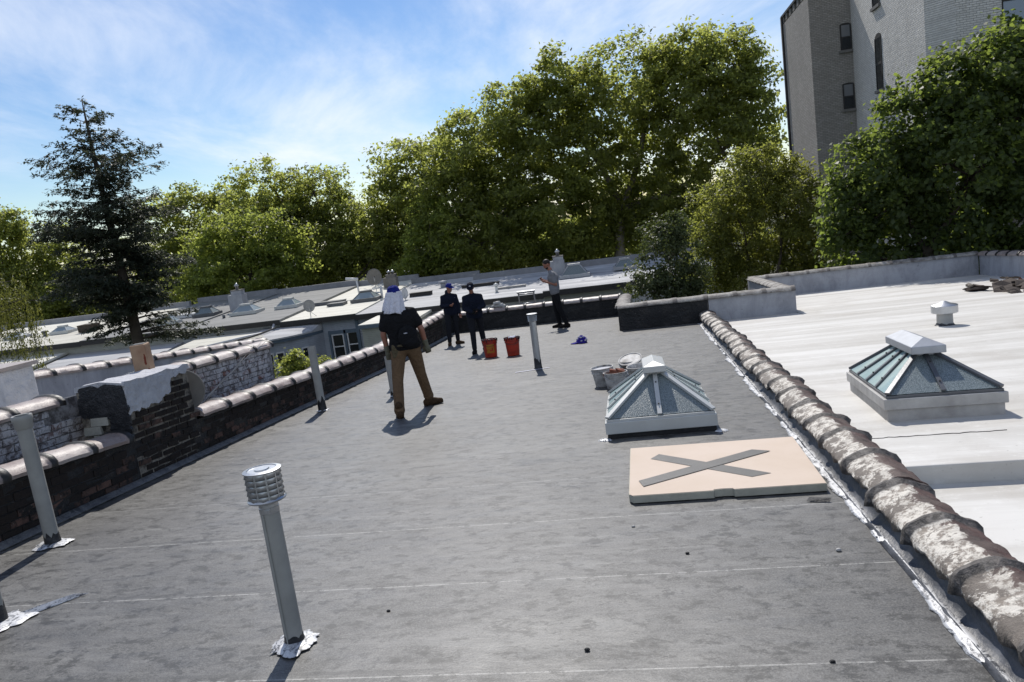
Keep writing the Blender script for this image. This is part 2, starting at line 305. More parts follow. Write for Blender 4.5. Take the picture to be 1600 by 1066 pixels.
    def bldg(n, c1, c2, mo, bs=0.35, d=0.02):
        k = Mat(n, 0.85, 0.25); o = k.sep(k.pos()); v = k.n('ShaderNodeCombineXYZ')
        k.l(k.math('ADD', o[0], o[1]), v.inputs[0]); k.l(o[2], v.inputs[1])
        b = k.n('ShaderNodeTexBrick'); b.inputs['Scale'].default_value = 1.0; b.inputs['Brick Width'].default_value = 0.215; b.inputs['Row Height'].default_value = 0.076
        b.inputs['Mortar Size'].default_value = 0.009; b.inputs['Color1'].default_value = (*c1, 1); b.inputs['Color2'].default_value = (*c2, 1); b.inputs['Mortar'].default_value = (*mo, 1)
        b.inputs['Bias'].default_value = 0.0
        k.l(v.outputs[0], b.inputs['Vector'])
        p = k.pos(); c = k.mix(k.ramp(k.noise(p, 0.7, 6, 0.72), 0.42, 0.68, 0, 0.45), b.outputs[0], tuple(x * 0.5 for x in c1))
        c = k.mix(k.ramp(k.noise(p, 9, 3), 0.35, 0.65, 0, 0.35), c, tuple(x * 0.6 for x in c2))
        k.color(c); h = k.math('ADD', k.math('SUBTRACT', 1.0, b.outputs[1]), k.math('MULTIPLY', k.noise(p, 8, 2), 0.8)); k.bump(h, bs, d); M[n] = k.m
    bldg('tan_brick', (0.40, 0.375, 0.34), (0.30, 0.28, 0.25), (0.17, 0.16, 0.145), 0.6, 0.03)
    bldg('sunlit_brick', (0.74, 0.72, 0.67), (0.62, 0.60, 0.56), (0.33, 0.32, 0.30), 0.8, 0.03)  # raking sun on the stair wing is put into this lighter brick colour
    M['stone_sill'] = simple('stone_sill', (0.2, 0.19, 0.175), 0.8, 0.2, 0, 0.3, 5)
    M['earth'] = simple('earth', (0.075, 0.07, 0.05), 0.95, 0.1, 0, 0.3, 0.5, 0.4, (0.03, 0.045, 0.018))
    M['bark'] = simple('bark', (0.085, 0.07, 0.055), 0.9, 0.2, 0, 0.35, 4, 0.6, (0.035, 0.028, 0.022))
    M['pale_bark'] = simple('pale_bark', (0.22, 0.20, 0.165), 0.85, 0.2, 0, 0.35, 1.5, 0.4, (0.07, 0.06, 0.045))
    def leaf(n, a, b, tr, gloss=0.35, tw=0.5):
        k = Mat(n, max(gloss, 0.5), 0.22); r = k.isl(); p = k.pos()
        f = k.math('ADD', k.math('MULTIPLY', r, 0.55), k.ramp(k.noise(p, 0.45, 3), 0.3, 0.7, 0, 0.45))
        c = k.mix(f, a, b); k.color(c)
        t = k.n('ShaderNodeBsdfTranslucent'); k.l(k.mix(f, tuple(v * 0.6 for v in tr), tr), t.inputs[0])
        m = k.n('ShaderNodeMixShader'); m.inputs[0].default_value = tw
        o = k.t.nodes['Material Output']; k.l(k.b.outputs[0], m.inputs[1]); k.l(t.outputs[0], m.inputs[2]); k.l(m.outputs[0], o.inputs[0]); M[n] = k.m
    leaf('plane_leaf', (0.060, 0.076, 0.028), (0.120, 0.136, 0.050), (0.62, 0.67, 0.15), 0.35, 0.60)
    leaf('yellow_leaf', (0.066, 0.092, 0.028), (0.125, 0.148, 0.046), (0.62, 0.70, 0.14), 0.35, 0.58)
    leaf('deep_leaf', (0.034, 0.045, 0.020), (0.074, 0.088, 0.036), (0.34, 0.39, 0.09))
    leaf('maple_leaf', (0.028, 0.043, 0.020), (0.066, 0.086, 0.036), (0.44, 0.56, 0.10), 0.3, 0.45)
    leaf('olive_leaf', (0.060, 0.070, 0.022), (0.115, 0.118, 0.038), (0.54, 0.58, 0.11), 0.4)
    leaf('glossy_leaf', (0.035, 0.048, 0.022), (0.085, 0.10, 0.045), (0.20, 0.25, 0.06), 0.22, 0.3)
    leaf('needle', (0.026, 0.037, 0.028), (0.07, 0.082, 0.056), (0.11, 0.13, 0.07), 0.5, 0.35)
    leaf('willow_leaf', (0.070, 0.085, 0.022), (0.12, 0.13, 0.035), (0.28, 0.29, 0.06), 0.4, 0.4)
build_materials()

# ------------------------------------------------------------------ mesh building
def frame_of(d):
    d = d.normalized(); a = Vector((0, 0, 1)) if abs(d.z) < 0.9 else Vector((1, 0, 0))
    u = d.cross(a).normalized(); return u, d.cross(u).normalized()
class MB:
    def __init__(s): s.v = []; s.f = []; s.mi = []; s.cur = 0
    def mat(s, i): s.cur = i; return s
    def add(s, vs_, fs):
        b = len(s.v); s.v += [tuple(x) for x in vs_]
        for f in fs: s.f.append(tuple(i + b for i in f)); s.mi.append(s.cur)
        return s
    def box(s, c, d, rz_=0.0, jit=0.0, mtx=None):
        hx, hy, hz = d[0] / 2, d[1] / 2, d[2] / 2; cs, sn = math.cos(rz_), math.sin(rz_); vs_ = []
        for x, y, z in ((-hx, -hy, -hz), (hx, -hy, -hz), (hx, hy, -hz), (-hx, hy, -hz), (-hx, -hy, hz), (hx, -hy, hz), (hx, hy, hz), (-hx, hy, hz)):
            if jit: x += R.uniform(-jit, jit); y += R.uniform(-jit, jit); z += R.uniform(-jit, jit)
            q = Vector((c[0] + x * cs - y * sn, c[1] + x * sn + y * cs, c[2] + z))
            vs_.append(mtx @ q if mtx else q)
        return s.add(vs_, ((0, 3, 2, 1), (4, 5, 6, 7), (0, 1, 5, 4), (1, 2, 6, 5), (2, 3, 7, 6), (3, 0, 4, 7)))
    def hexa(s, p):    # eight corners: bottom four, top four
        return s.add(p, ((0, 3, 2, 1), (4, 5, 6, 7), (0, 1, 5, 4), (1, 2, 6, 5), (2, 3, 7, 6), (3, 0, 4, 7)))
    def quad(s, a, b, c, d): return s.add((a, b, c, d), ((0, 1, 2, 3),))
    def tube(s, pts, rs, n=10, caps=True):
        pts = [Vector(p) for p in pts]; vs_ = []; fs = []; u = None
        for i, p in enumerate(pts):
            d = (pts[min(i + 1, len(pts) - 1)] - pts[max(i - 1, 0)])
            if u is None: u, v = frame_of(d)
            else:
                d.normalize(); u = (u - d * u.dot(d)).normalized(); v = d.cross(u)
            for k in range(n):
                a = 2 * math.pi * k / n; vs_.append(p + (u * math.cos(a) + v * math.sin(a)) * rs[i])
        for i in range(len(pts) - 1):
            for k in range(n):
                a, b = i * n + k, i * n + (k + 1) % n; fs.append((a, b, b + n, a + n))
        if caps: fs.append(tuple(range(n - 1, -1, -1))); fs.append(tuple(range((len(pts) - 1) * n, len(pts) * n)))
        return s.add(vs_, fs)
    def lathe(s, prof, c=(0, 0, 0), n=24, cap0=True, cap1=True):
        vs_ = []; fs = []; m = len(prof)
        for r, z in prof:
            for k in range(n):
                a = 2 * math.pi * k / n; vs_.append((c[0] + r * math.cos(a), c[1] + r * math.sin(a), c[2] + z))
        for i in range(m - 1):
            for k in range(n):
                a, b = i * n + k, i * n + (k + 1) % n; fs.append((a, b, b + n, a + n))
        if cap0: fs.append(tuple(range(n - 1, -1, -1)))
        if cap1: fs.append(tuple(range((m - 1) * n, m * n)))
        return s.add(vs_, fs)
    def extrude(s, poly, n_, h):   # polygon of 3-D points pushed along n_ by h
        n_ = Vector(n_); k = len(poly); a = [Vector(p) for p in poly]; b = [p + n_ * h for p in a]
        fs = [tuple(range(k - 1, -1, -1)), tuple(range(k, 2 * k))] + [(i, (i + 1) % k, k + (i + 1) % k, k + i) for i in range(k)]
        return s.add(a + b, fs)
    def ell(s, c, r, nu=14, nv=9, mtx=None):
        vs_ = []; fs = []
        for j in range(nv + 1):
            t = math.pi * j / nv
            for i in range(nu):
                a = 2 * math.pi * i / nu
                q = Vector((r[0] * math.sin(t) * math.cos(a), r[1] * math.sin(t) * math.sin(a), -r[2] * math.cos(t)))
                if mtx: q = mtx @ q
                vs_.append(Vector(c) + q)
        for j in range(nv):
            for i in range(nu):
                a, b = j * nu + i, j * nu + (i + 1) % nu; fs.append((a, b, b + nu, a + nu))
        return s.add(vs_, fs)
    def cap(s, p0, p1, r0, r1, n=12):   # limb: a tapered tube with round ends
        p0, p1 = Vector(p0), Vector(p1); d = (p1 - p0); L = d.length or 1e-6; d = d / L; pts = []; rs = []
        for t in (-1, -0.85, -0.5): pts.append(p0 + d * r0 * t); rs.append(max(r0 * math.sqrt(max(0, 1 - t * t)), r0 * 0.06))
        pts.append(p0); rs.append(r0); pts.append(p1); rs.append(r1)
        for t in (0.5, 0.85, 1): pts.append(p1 + d * r1 * t); rs.append(max(r1 * math.sqrt(max(0, 1 - t * t)), r1 * 0.06))
        return s.tube(pts, rs, n)
    def mesh(s, name, mats, smooth=False):
        me = bpy.data.meshes.new(name); me.from_pydata(s.v, [], s.f)
        for m in (mats if isinstance(mats, (list, tuple)) else [mats]): me.materials.append(M[m] if isinstance(m, str) else m)
        if len(me.materials) > 1: me.polygons.foreach_set('material_index', s.mi)
        if smooth: me.polygons.foreach_set('use_smooth', [True] * len(s.f))
        me.update(); return me
    def build(s, name, mats, parent=None, smooth=False):
        return put(name, s.mesh(name, mats, smooth), parent)
def put(name, me, parent=None, loc=None, rot=None):
    o = bpy.data.objects.new(name, me); COL.objects.link(o)
    if parent: o.parent = parent
    if loc: o.location = loc
    if rot: o.rotation_euler = rot
    return o
def thing(name, label, cat, loc=(0, 0, 0), rot=(0, 0, 0), group=None):
    o = bpy.data.objects.new(name, None); COL.objects.link(o); o.empty_display_size = 0.1
    o.location = loc; o.rotation_euler = rot; return tag(o, label, cat, group)
def tag(o, label, cat, group=None):
    o['label'] = label; o['category'] = cat
    if group: o['group'] = group
    return o
def struct(o): o['kind'] = 'structure'; return o
def stuff(o): o['kind'] = 'stuff'; return o
def copy_tree(o, parent=None):
    c = o.copy(); COL.objects.link(c); c.parent = parent
    for ch in [x for x in o.children]: copy_tree(ch, c)
    return c
def smooth_by_angle(o, a=40):
    me = o.data; me.polygons.foreach_set('use_smooth', [True] * len(me.polygons))
    me.set_sharp_from_angle(angle=rad(a)); return o
def nz3(x, y, z, s=1.0): return mnoise.noise(Vector((x * s, y * s, z * s)))
def bevel(o, wd=0.006, seg=2):
    m = o.modifiers.new('bevel', 'BEVEL'); m.width = wd; m.segments = seg; m.limit_method = 'ANGLE'; m.angle_limit = rad(40); return o

# ------------------------------------------------------------------ ground and roofs (the setting)
g = MB(); g.quad((-900, -300, 0), (900, -300, 0), (900, 1500, 0), (-900, 1500, 0))
go = struct(g.build('ground', 'earth')); go.location.z = -8.2
def sheet_grid(mb, x0, x1, y0, y1, za, zb, nx, ny, amp, seed, thick=0.003):
    vs_ = []; fs = []
    for j in range(ny + 1):
        for i in range(nx + 1):
            x = x0 + (x1 - x0) * i / nx; y = y0 + (y1 - y0) * j / ny; t = j / ny
            z = rz(y) + za + (zb - za) * t + amp * (0.5 + 0.5 * nz3(x * 0.9, y * 1.7, seed)) * math.sin(math.pi * min(1, t * 1.15 if t < 0.87 else 1))
            vs_.append((x, y, z))
    for j in range(ny):
        for i in range(nx):
            a = j * (nx + 1) + i; fs.append((a, a + 1, a + nx + 2, a + nx + 1))
    n0 = len(vs_)                                   # a small lip down at the far edge, its corner kept sharp
    for i in range(nx + 1): vs_.append(vs_[ny * (nx + 1) + i])
    for i in range(nx + 1): q = vs_[ny * (nx + 1) + i]; vs_.append((q[0], q[1] + 0.001, q[2] - thick * 2))
    for i in range(nx): fs.append((n0 + i, n0 + i + 1, n0 + nx + 2 + i, n0 + nx + 1 + i))
    mb.add(vs_, fs)
deck = MB()
for xa, xb, ya, yb in ((-5.5, 1.42, -3.2, 18.28), (-5.85, -0.62, 18.28, 22.93)):
    deck.hexa([(xa, ya, rz(ya) - 0.3), (xb, ya, rz(ya) - 0.3), (xb, yb, rz(yb) - 0.3), (xa, yb, rz(yb) - 0.3),
               (xa, ya, rz(ya) - 0.004), (xb, ya, rz(ya) - 0.004), (xb, yb, rz(yb) - 0.004), (xa, yb, rz(yb) - 0.004)])
roof = struct(deck.build('roof', 'membrane'))
for k in range(-6, 20):
    y0 = 3.09 + 0.995 * k
    x0, x1 = (-5.40, 1.33) if y0 + 0.3 < 18.2 else (-5.84, -0.66)
    if y0 > 22.75: break
    sh = MB(); sheet_grid(sh, x0, x1, y0, min(y0 + 1.045, 22.86 if y0 > 17.9 else 18.24), 0.001, 0.006, 26, 6, 0.0022, k * 3.1)
    o = sh.build('membrane_sheet', 'membrane', roof, True)
wr = MB()
for xa, xb, ya, yb in ((1.50, 9.75, -3.2, 18.28), (3.35, 9.75, 18.28, 23.95)):
    wr.hexa([(xa, ya, rz(ya) - 0.3), (xb, ya, rz(ya) - 0.3), (xb, yb, rz(yb) - 0.3), (xa, yb, rz(yb) - 0.3),
             (xa, ya, rz(ya)), (xb, ya, rz(ya)), (xb, yb, rz(yb)), (xa, yb, rz(yb))])
wroof = struct(wr.build('coated_roof', 'coating'))
for k in range(0, 14):                             # laps of the coated roofing below the paint
    y0 = 5.9 + 1.28 * k; x1 = 9.46
    x0 = 1.60 if y0 + 1.3 < 18.2 else 3.42
    if y0 > 22.5: break
    sh = MB(); sheet_grid(sh, x0, x1, y0, min(y0 + 1.33, 23.86), 0.002, 0.010, 16, 5, 0.010, 50 + k * 2.3); sh.build('roofing_sheet', 'coating', wroof, True)

# ------------------------------------------------------------------ parapets with coping tiles
def loft(mb, rings, closed=True, caps=True):
    n = len(rings[0]); vs_ = [p for r in rings for p in r]; fs = []
    for i in range(len(rings) - 1):
        for k in range(n if closed else n - 1):
            a, b = i * n + k, i * n + (k + 1) % n; fs.append((a, b, b + n, a + n))
    if caps: fs.append(tuple(range(n - 1, -1, -1))); fs.append(tuple(range((len(rings) - 1) * n, len(rings) * n)))
    mb.add(vs_, fs)
def tile_mesh(name, mat, L, hw, ht, lip, hub, seed, rough=0.006, nl=9, nc=9, pw=2.1):
    mb = MB(); rings = []
    for j in range(nl + 1):
        y = L * j / nl; ring = []; hb = hub * max(0.0, min(1.0, (y / L - 0.87) / 0.03)) * (1 if y / L < 0.985 else 0.6)
        for i in range(nc):
            t = -1 + 2 * i / (nc - 1); x = t * hw; z = ht * (1 - abs(t) ** pw) - (lip * 0.35 if abs(t) > 0.95 else 0)
            d = rough * (nz3(x * 7, y * 6, seed) + 0.6 * nz3(x * 19, y * 17, seed + 5))
            ring.append((x * (1 + hb / hw) + d * 0.8, y, z + d + hb))
        e = rough * 1.6 * nz3(y * 9, seed, 3.3)
        ring.append((hw * 0.97 + hb + e, y, -lip + e)); ring.append((hw * 0.66, y, -lip * 0.8)); ring.append((-hw * 0.66, y, -lip * 0.8))
        ring.append((-hw * 0.97 - hb - e, y, -lip - e)); rings.append(ring)
    loft(mb, rings); me = mb.mesh(name, mat); me.polygons.foreach_set('use_smooth', [True] * len(me.polygons)); me.set_sharp_from_angle(angle=rad(42)); return me
TILES = {}
def tiles_for(mat, hw, ht, lip, hub, rough, nvar=3, L=0.62, nl=9, nc=9, pw=2.1):
    k = (mat, hw, ht, nl)
    if k not in TILES: TILES[k] = [tile_mesh('coping_tile', mat, L, hw, ht, lip, hub, 7.7 * i + hw * 31, rough, nl, nc, pw) for i in range(nvar)]
    return TILES[k]
def lay_tiles(parent, p0, p1, kind, step=0.60, jit=0.012, skip=()):
    p0, p1 = Vector(p0), Vector(p1); d = p1 - p0; n = max(1, round(d.length / step)); st = d.length / n; d.normalize()
    for i in range(n):
        if i in skip: continue
        q = p0 + d * (st * i) + Vector((R.uniform(-jit, jit), 0, R.uniform(-jit, jit) * 0.7))
        dd = (d + Vector((R.uniform(-jit, jit), 0, R.uniform(-jit, jit))) * 0.7).normalized()
        x = dd.cross(Vector((0, 0, 1))).normalized(); z = x.cross(dd)
        o = put('coping_tile', R.choice(kind), parent)
        o.matrix_local = Matrix(((x.x, dd.x, z.x, q.x), (x.y, dd.y, z.y, q.y), (x.z, dd.z, z.z, q.z), (0, 0, 0, 1))) @ Matrix.Diagonal((1, st / 0.615, 1, 1))
def wall_mesh(mb, p0, p1, out, z0, z1, top0, top1, thick, n, amp=0.012, seed=0.0, m=5):
    """inner face on the line p0-p1; 'out' points away from the roof"""
    rings = []; out = Vector((*out, 0))
    for i in range(n + 1):
        t = i / n; x = p0[0] + (p1[0] - p0[0]) * t; y = p0[1] + (p1[1] - p0[1]) * t; b = z0 + (z1 - z0) * t; tp = top0 + (top1 - top0) * t; ring = []
        for j in range(m + 1):
            z = b + (tp - b) * j / m; a = amp * nz3(x * 3 + y * 3, z * 5, seed) if 0 < i < n else 0
            q = Vector((x, y, z)) - out * (a - amp); ring.append(tuple(q))
        o_ = Vector((x, y, 0)) + out * thick; ring.append((o_.x, o_.y, tp)); ring.append((o_.x, o_.y, b - 0.2)); ring.append((x + out.x * 0.02, y + out.y * 0.02, b - 0.2)); rings.append(ring)
    loft(mb, rings)
CR = tiles_for('crusted_coping', 0.172, 0.072, 0.055, 0.024, 0.014, 8, 0.62, 24, 17, 1.35)
CL = tiles_for('clay_coping', 0.185, 0.062, 0.050, 0.026, 0.005, 4, 0.62, 18, 11, 2.6)
CG = tiles_for('grey_coping', 0.175, 0.060, 0.035, 0.020, 0.007, 4)

# right-hand party parapet between the grey and the white roof
mb = MB(); wall_mesh(mb, (1.31, -3.2), (1.31, 18.18), (1, 0), rz(-3.2) - 0.05, rz(18.18) - 0.05, rz(-3.2) + 0.155, rz(18.18) + 0.155, 0.20, 90, 0.022, 4.0, 5)
pw = tag(mb.build('parapet_wall', 'tar'), 'low party parapet of rough white-crusted coping tiles between the grey roof and the white roof', 'parapet')
lay_tiles(pw, (1.400, -1.62, rz(-1.62) + 0.185), (1.400, 18.15, rz(18.15) + 0.185), CR, 0.645, 0.022)
fl = MB(); rings = []                                # dark flashing turned up against the wall, silver sealant along its foot
for i in range(170):
    y = -3.1 + 21.2 * i / 169; a = 0.012 * nz3(y * 2.2, 1.1, 0)
    rings.append([(1.175 + a, y, rz(y) + 0.009), (1.225, y, rz(y) + 0.020 + a * 0.4), (1.268, y, rz(y) + 0.050 + a), (1.286, y, rz(y) + 0.135 + a), (1.305, y, rz(y) + 0.135), (1.300, y, rz(y) + 0.001), (1.18, y, rz(y) + 0.001)])
loft(fl, rings); fl.build('flashing', 'flashing', pw, True)
sv = MB(); rings = []
for i in range(420):
    y = -2.9 + 20.9 * i / 419; a = nz3(y * 1.7, 5.5, 0); b = nz3(y * 6.3, 2.5, 0); c = nz3(y * 15, 9.5, 0)
    wl = max(0.006, 0.048 + 0.034 * a + 0.034 * b + 0.014 * c); wr_ = max(0.003, 0.018 + 0.018 * nz3(y * 2.9, 7.7, 0) + 0.015 * c); h = rz(y)
    if nz3(y * 1.1, 31.0, 0) < -0.38: wl *= 0.15; wr_ *= 0.2
    rings.append([(1.205 - wl, y, h + 0.008), (1.205 - wl * 0.5, y, h + 0.012), (1.205, y, h + 0.015), (1.205 + wr_, y, h + 0.019 + wr_ * 0.2), (1.205 + wr_, y, h + 0.012), (1.205 - wl * 0.9, y, h + 0.004)])
loft(sv, rings); sv.build('sealant_strip', 'silver', pw, True)

# left-hand brick parapet
L_PTS = [(-5.40, -3.2, rz(-3.2) + 0.50), (-5.40, 5.4, 0.235), (-5.40, 7.06, 0.075), (-5.40, 8.24, -0.01), (-5.40, 10.8, -0.19), (-5.40, 15.2, -0.46), (-5.72, 21.2, -0.58), (-5.76, 22.85, -0.66)]
mb = MB(); rings = []
for (xa, ya, ta), (xb, yb, tb) in zip(L_PTS[:-1], L_PTS[1:]):
    n = max(2, int((yb - ya) / 0.25))
    for i in range(n + (1 if yb > 22.5 else 0)):
        t = i / n; x = xa + (xb - xa) * t; y = ya + (yb - ya) * t; tp = ta + (tb - ta) * t - 0.045; b = rz(y) - 0.1
        rings.append([(x + 0.010 * nz3(y * 3.1, j * 1.1, 8), y, b + (tp - b) * j / 9) for j in range(10)] + [(x - 0.28, y, tp), (x - 0.28, y, b - 0.2), (x - 0.02, y, b - 0.2)])
loft(mb, rings)
lp = tag(mb.build('parapet_wall', 'tar'), 'sooty black brick parapet with pinkish clay coping along the left of the grey roof', 'parapet')
BV = []
for i in range(5):
    b = MB(); b.box((0, 0, 0), (0.024, 0.198, 0.062), 0, 0.0035); BV.append(b.mesh('brick', 'sooty_brick'))
BW = []
for i in range(5):
    b = MB(); b.box((0, 0, 0), (0.024, 0.198, 0.062), 0, 0.0035); BW.append(b.mesh('brick', 'brown_brick'))
rest = MB(); nb = 0
def ltop(y):
    for (xa, ya, ta), (xb, yb, tb) in zip(L_PTS[:-1], L_PTS[1:]):
        if ya <= y <= yb: return xa + (xb - xa) * (y - ya) / (yb - ya), ta + (tb - ta) * (y - ya) / (yb - ya)
    return L_PTS[-1][0], L_PTS[-1][2]
for row in range(8):
    y = 2.0 + (row % 2) * 0.105
    while y < 21.0:
        x, t = ltop(y); z = rz(y) + 0.075 + row * 0.074
        if z < t - 0.07 and not (7.0 < y < 8.3):
            brown = R.random() < (0.75, 0.55, 0.3, 0.1, 0.05, 0.03, 0.02, 0.02)[row]
            if 5.0 < y < 11.2 and nb < 295:
                put('brick', R.choice(BW if brown else BV), lp, (x - 0.007 + R.uniform(-0.004, 0.006), y, z + R.uniform(-0.003, 0.003)), (SL, R.uniform(-0.02, 0.02), R.uniform(-0.015, 0.015))); nb += 1
            else: rest.mat(1 if brown else 0).box((x - 0.006, y, z), (0.02, 0.195, 0.06), 0, 0.004)
        y += 0.209 + R.uniform(-0.003, 0.003)
stuff(rest.build('brickwork', ['sooty_brick', 'brown_brick'], lp))
lay_tiles(lp, (-5.53, -2.2, rz(-2.2) + 0.53), (-5.53, 5.4, 0.255), CL, 0.62, 0.006)
lay_tiles(lp, (-5.53, 5.4, 0.255), (-5.53, 6.98, 0.10), CL, 0.60, 0.005)
lay_tiles(lp, (-5.53, 8.30, 0.005), (-5.53, 10.8, -0.175), CL, 0.62, 0.006)
lay_tiles(lp, (-5.53, 10.8, -0.175), (-5.53, 15.2, -0.445), CL, 0.62, 0.006)
lay_tiles(lp, (-5.53, 15.2, -0.445), (-5.86, 22.3, -0.62), CL, 0.62, 0.006)
cv = MB(); rings = []                                # membrane turned up at the foot of the wall
for i in range(110):
    y = -3 + 25.7 * i / 109; x = ltop(y)[0]; a = 0.006 * nz3(y * 1.9, 3, 3); h = rz(y)
    rings.append([(x + 0.085 + a, y, h + 0.009), (x + 0.075 + a, y, h + 0.022), (x + 0.045, y, h + 0.032 + a), (x + 0.024, y, h + 0.06 + a), (x + 0.014, y, h + 0.06), (x + 0.014, y, h + 0.0)])
loft(cv, rings); cv.build('flashing', 'membrane', lp, True)

# remaining parapets
def parapet(label, p0, p1, out, h0, h1, thick, mat, kind, over=0.0, step=0.6, tin=0.0, tz=0.0):
    mb = MB(); n = max(4, int(math.dist(p0, p1) / 0.3))
    wall_mesh(mb, p0, p1, out, rz(p0[1]) - 0.05, rz(p1[1]) - 0.05, rz(p0[1]) + h0, rz(p1[1]) + h1, thick, n, 0.014, p0[0] + p1[1])
    o = tag(mb.build('parapet_wall', mat), label, 'parapet')
    c = Vector((*out, 0)) * (thick * 0.5); d = (Vector((*p1, 0)) - Vector((*p0, 0))).normalized() * over
    a = Vector((p0[0], p0[1], rz(p0[1]) + h0 + 0.028 + tz)) + c - d; b = Vector((p1[0], p1[1], rz(p1[1]) + h1 + 0.028 + tz)) + c + d
    lay_tiles(o, a, b, kind, step, 0.006); return o
parapet('black tarred rear parapet behind the workers with the ladder rising over it', (-5.80, 22.85), (-0.66, 22.85), (0, 1), 0.54, 0.54, 0.27, 'tar', CL)
parapet('black tarred parapet stub closing the air shaft at the end of the grey roof', (-0.64, 18.22), (1.44, 18.22), (0, 1), 0.53, 0.53, 0.27, 'tar', CG)
parapet('dark side parapet running back beside the glossy bush', (-0.66, 18.51), (-0.66, 22.83), (1, 0), 0.53, 0.54, 0.25, 'tar', CG)
parapet('silver painted short parapet end where the white roof meets the air shaft', (1.46, 18.22), (3.40, 18.22), (0, 1), 0.53, 0.53, 0.27, 'paint', CG)
parapet('side parapet with ribbed coping running back from the painted corner', (3.40, 18.51), (3.40, 23.85), (-1, 0), 0.53, 0.58, 0.27, 'paint', CG)
parapet('long silver painted rear parapet of the white roof below the dark maple', (3.14, 23.87), (9.50, 23.87), (0, 1), 0.58, 0.58, 0.27, 'paint', CG)
parapet('peeling silver painted parapet on the far side of the white roof, beside the debris', (9.50, 23.85), (9.50, 8.0), (1, 0), 0.58, 0.62, 0.27, 'paint', CL)

# building bodies below the two roofs
def body(label, polys, mat, top=-0.31):
    mb = MB()
    for x0, x1, y0, y1 in polys:
        mb.hexa([(x0, y0, -8.2), (x1, y0, -8.2), (x1, y1, -8.2), (x0, y1, -8.2), (x0, y0, rz(y0) + top), (x1, y0, rz(y0) + top), (x1, y1, rz(y1) + top), (x0, y1, rz(y1) + top)])
    return tag(mb.build('row_house', mat), label, 'house')
body('brick row house carrying the grey roof', [(-5.67, 1.43, -3.1, 18.47), (-6.02, -0.42, 18.48, 23.1)], 'tan_brick')
body('brick row house carrying the white coated roof', [(1.45, 9.76, -3.1, 18.47), (3.15, 9.76, 18.48, 24.1)], 'tan_brick')

# ------------------------------------------------------------------ brick chimney stub in the left parapet
ch = thing('chimney_stub', 'broken brick chimney stub with white plaster and a black tar patch in the left parapet', 'chimney', (-5.40, 7.05, -0.42))
mb = MB(); mb.hexa([(-0.55, 0, 0), (0.002, 0, 0), (0.002, 1.18, -0.08), (-0.55, 1.18, -0.08), (-0.55, 0, 1.06), (-0.01, 0, 1.06), (-0.01, 1.16, 1.0), (-0.55, 1.16, 1.0)]); mb.build('core', 'mortar', ch)
BC = []
for i in range(6):
    b = MB(); b.box((0, 0, 0), (0.020, R.uniform(.178, .192), R.uniform(.052, .058)), 0, 0.005); BC.append(b.mesh('brick', 'brown_brick' if i == 0 else 'sooty_brick'))
for row in range(14):                              # exposed bricks on the face towards the roof
    y = 0.10 + (row % 2) * 0.105; z = 0.06 + row * 0.0735
    while y < 1.14:
        lim = 0.73 if y < 0.62 else 1.05
        if z < lim + 0.03 and z < 0.99: put('brick', R.choice(BC), ch, (0.000 + R.uniform(-0.004, 0.005), y, z - 0.06 * y + R.uniform(-0.003, 0.003)), (SL, R.uniform(-0.04, 0.04), R.uniform(-0.03, 0.03)))
        y += 0.209 + R.uniform(-0.004, 0.004)
def ragged(poly, k, amp, seed):
    out_ = []
    for i in range(len(poly)):
        a, b = Vector(poly[i]), Vector(poly[(i + 1) % len(poly)])
        for j in range(k):
            t = j / k; q = a.lerp(b, t); n_ = Vector(((b - a).y, -(b - a).x)); n_ = n_.normalized() if n_.length else n_
            q = q + n_ * amp * (nz3(q.x * 9, q.y * 9, seed) + 0.8 * nz3(q.x * 27, q.y * 27, seed + 3) + 0.5 * nz3(q.x * 60, q.y * 60, seed + 7)); out_.append((q.x, q.y))
    return out_
def slab(poly, face, off, h, name, mat, parent, k=5, amp=0.03, seed=1.0):
    pts = ragged(poly, k, amp, seed); mb = MB()
    if face == 'x': mb.extrude([(off, a, b) for a, b in pts], (1, 0, 0), h)
    else: mb.extrude([(a, off, b) for a, b in pts], (0, -1, 0), h)
    return mb.build(name, mat, parent)
slab([(0.0, 0.75), (0.24, 0.755), (0.52, 0.75), (0.72, 0.82), (0.79, 0.96), (1.10, 0.97), (1.17, 1.05), (0.0, 1.10)], 'x', -0.004, 0.030, 'plaster', 'plaster', ch, 11, 0.026, 4.2)
slab([(-0.55, 0.80), (-0.50, 0.745), (-0.37, 0.73), (-0.20, 0.72), (-0.23, 0.48), (0.01, 0.46), (0.03, 0.76), (0.0, 1.085), (-0.50, 1.075)], 'y', 0.004, 0.028, 'tar_patch', 'fresh_tar', ch, 11, 0.034, 9.1)
cap_ = MB(); rings = []
for i in range(31):
    y = -0.012 + 1.20 * i / 30
    rings.append([(0.026 + 0.016 * nz3(y * 9, 0, 1), y, 1.055 - 0.05 * y + 0.02 * nz3(y * 11, 5, 1)), (0.015, y, 1.090 - 0.05 * y + 0.022 * nz3(y * 12, 2, 2)), (-0.25, y, 1.12 - 0.05 * y + 0.03 * nz3(y * 6, 4, 2)), (-0.55, y, 1.085 - 0.05 * y + 0.03 * nz3(y * 9, 5, 2)), (-0.56, y, 1.03)])
loft(cap_, rings); smooth_by_angle(cap_.build('plaster_cap', 'plaster', ch), 50)
PB = MB(); PB.box((0, 0, 0), (0.20, 0.03, 0.085), 0, 0.006); pbm = PB.mesh('brick', 'pale_brick')
for row in range(4):
    x = -0.43 + (row % 2) * 0.1
    while x < (-0.27 if row > 1 else -0.2): put('brick', pbm, ch, (x, -0.012, 0.42 + row * 0.094), (0, R.uniform(-.02, .02), 0)); x += 0.213
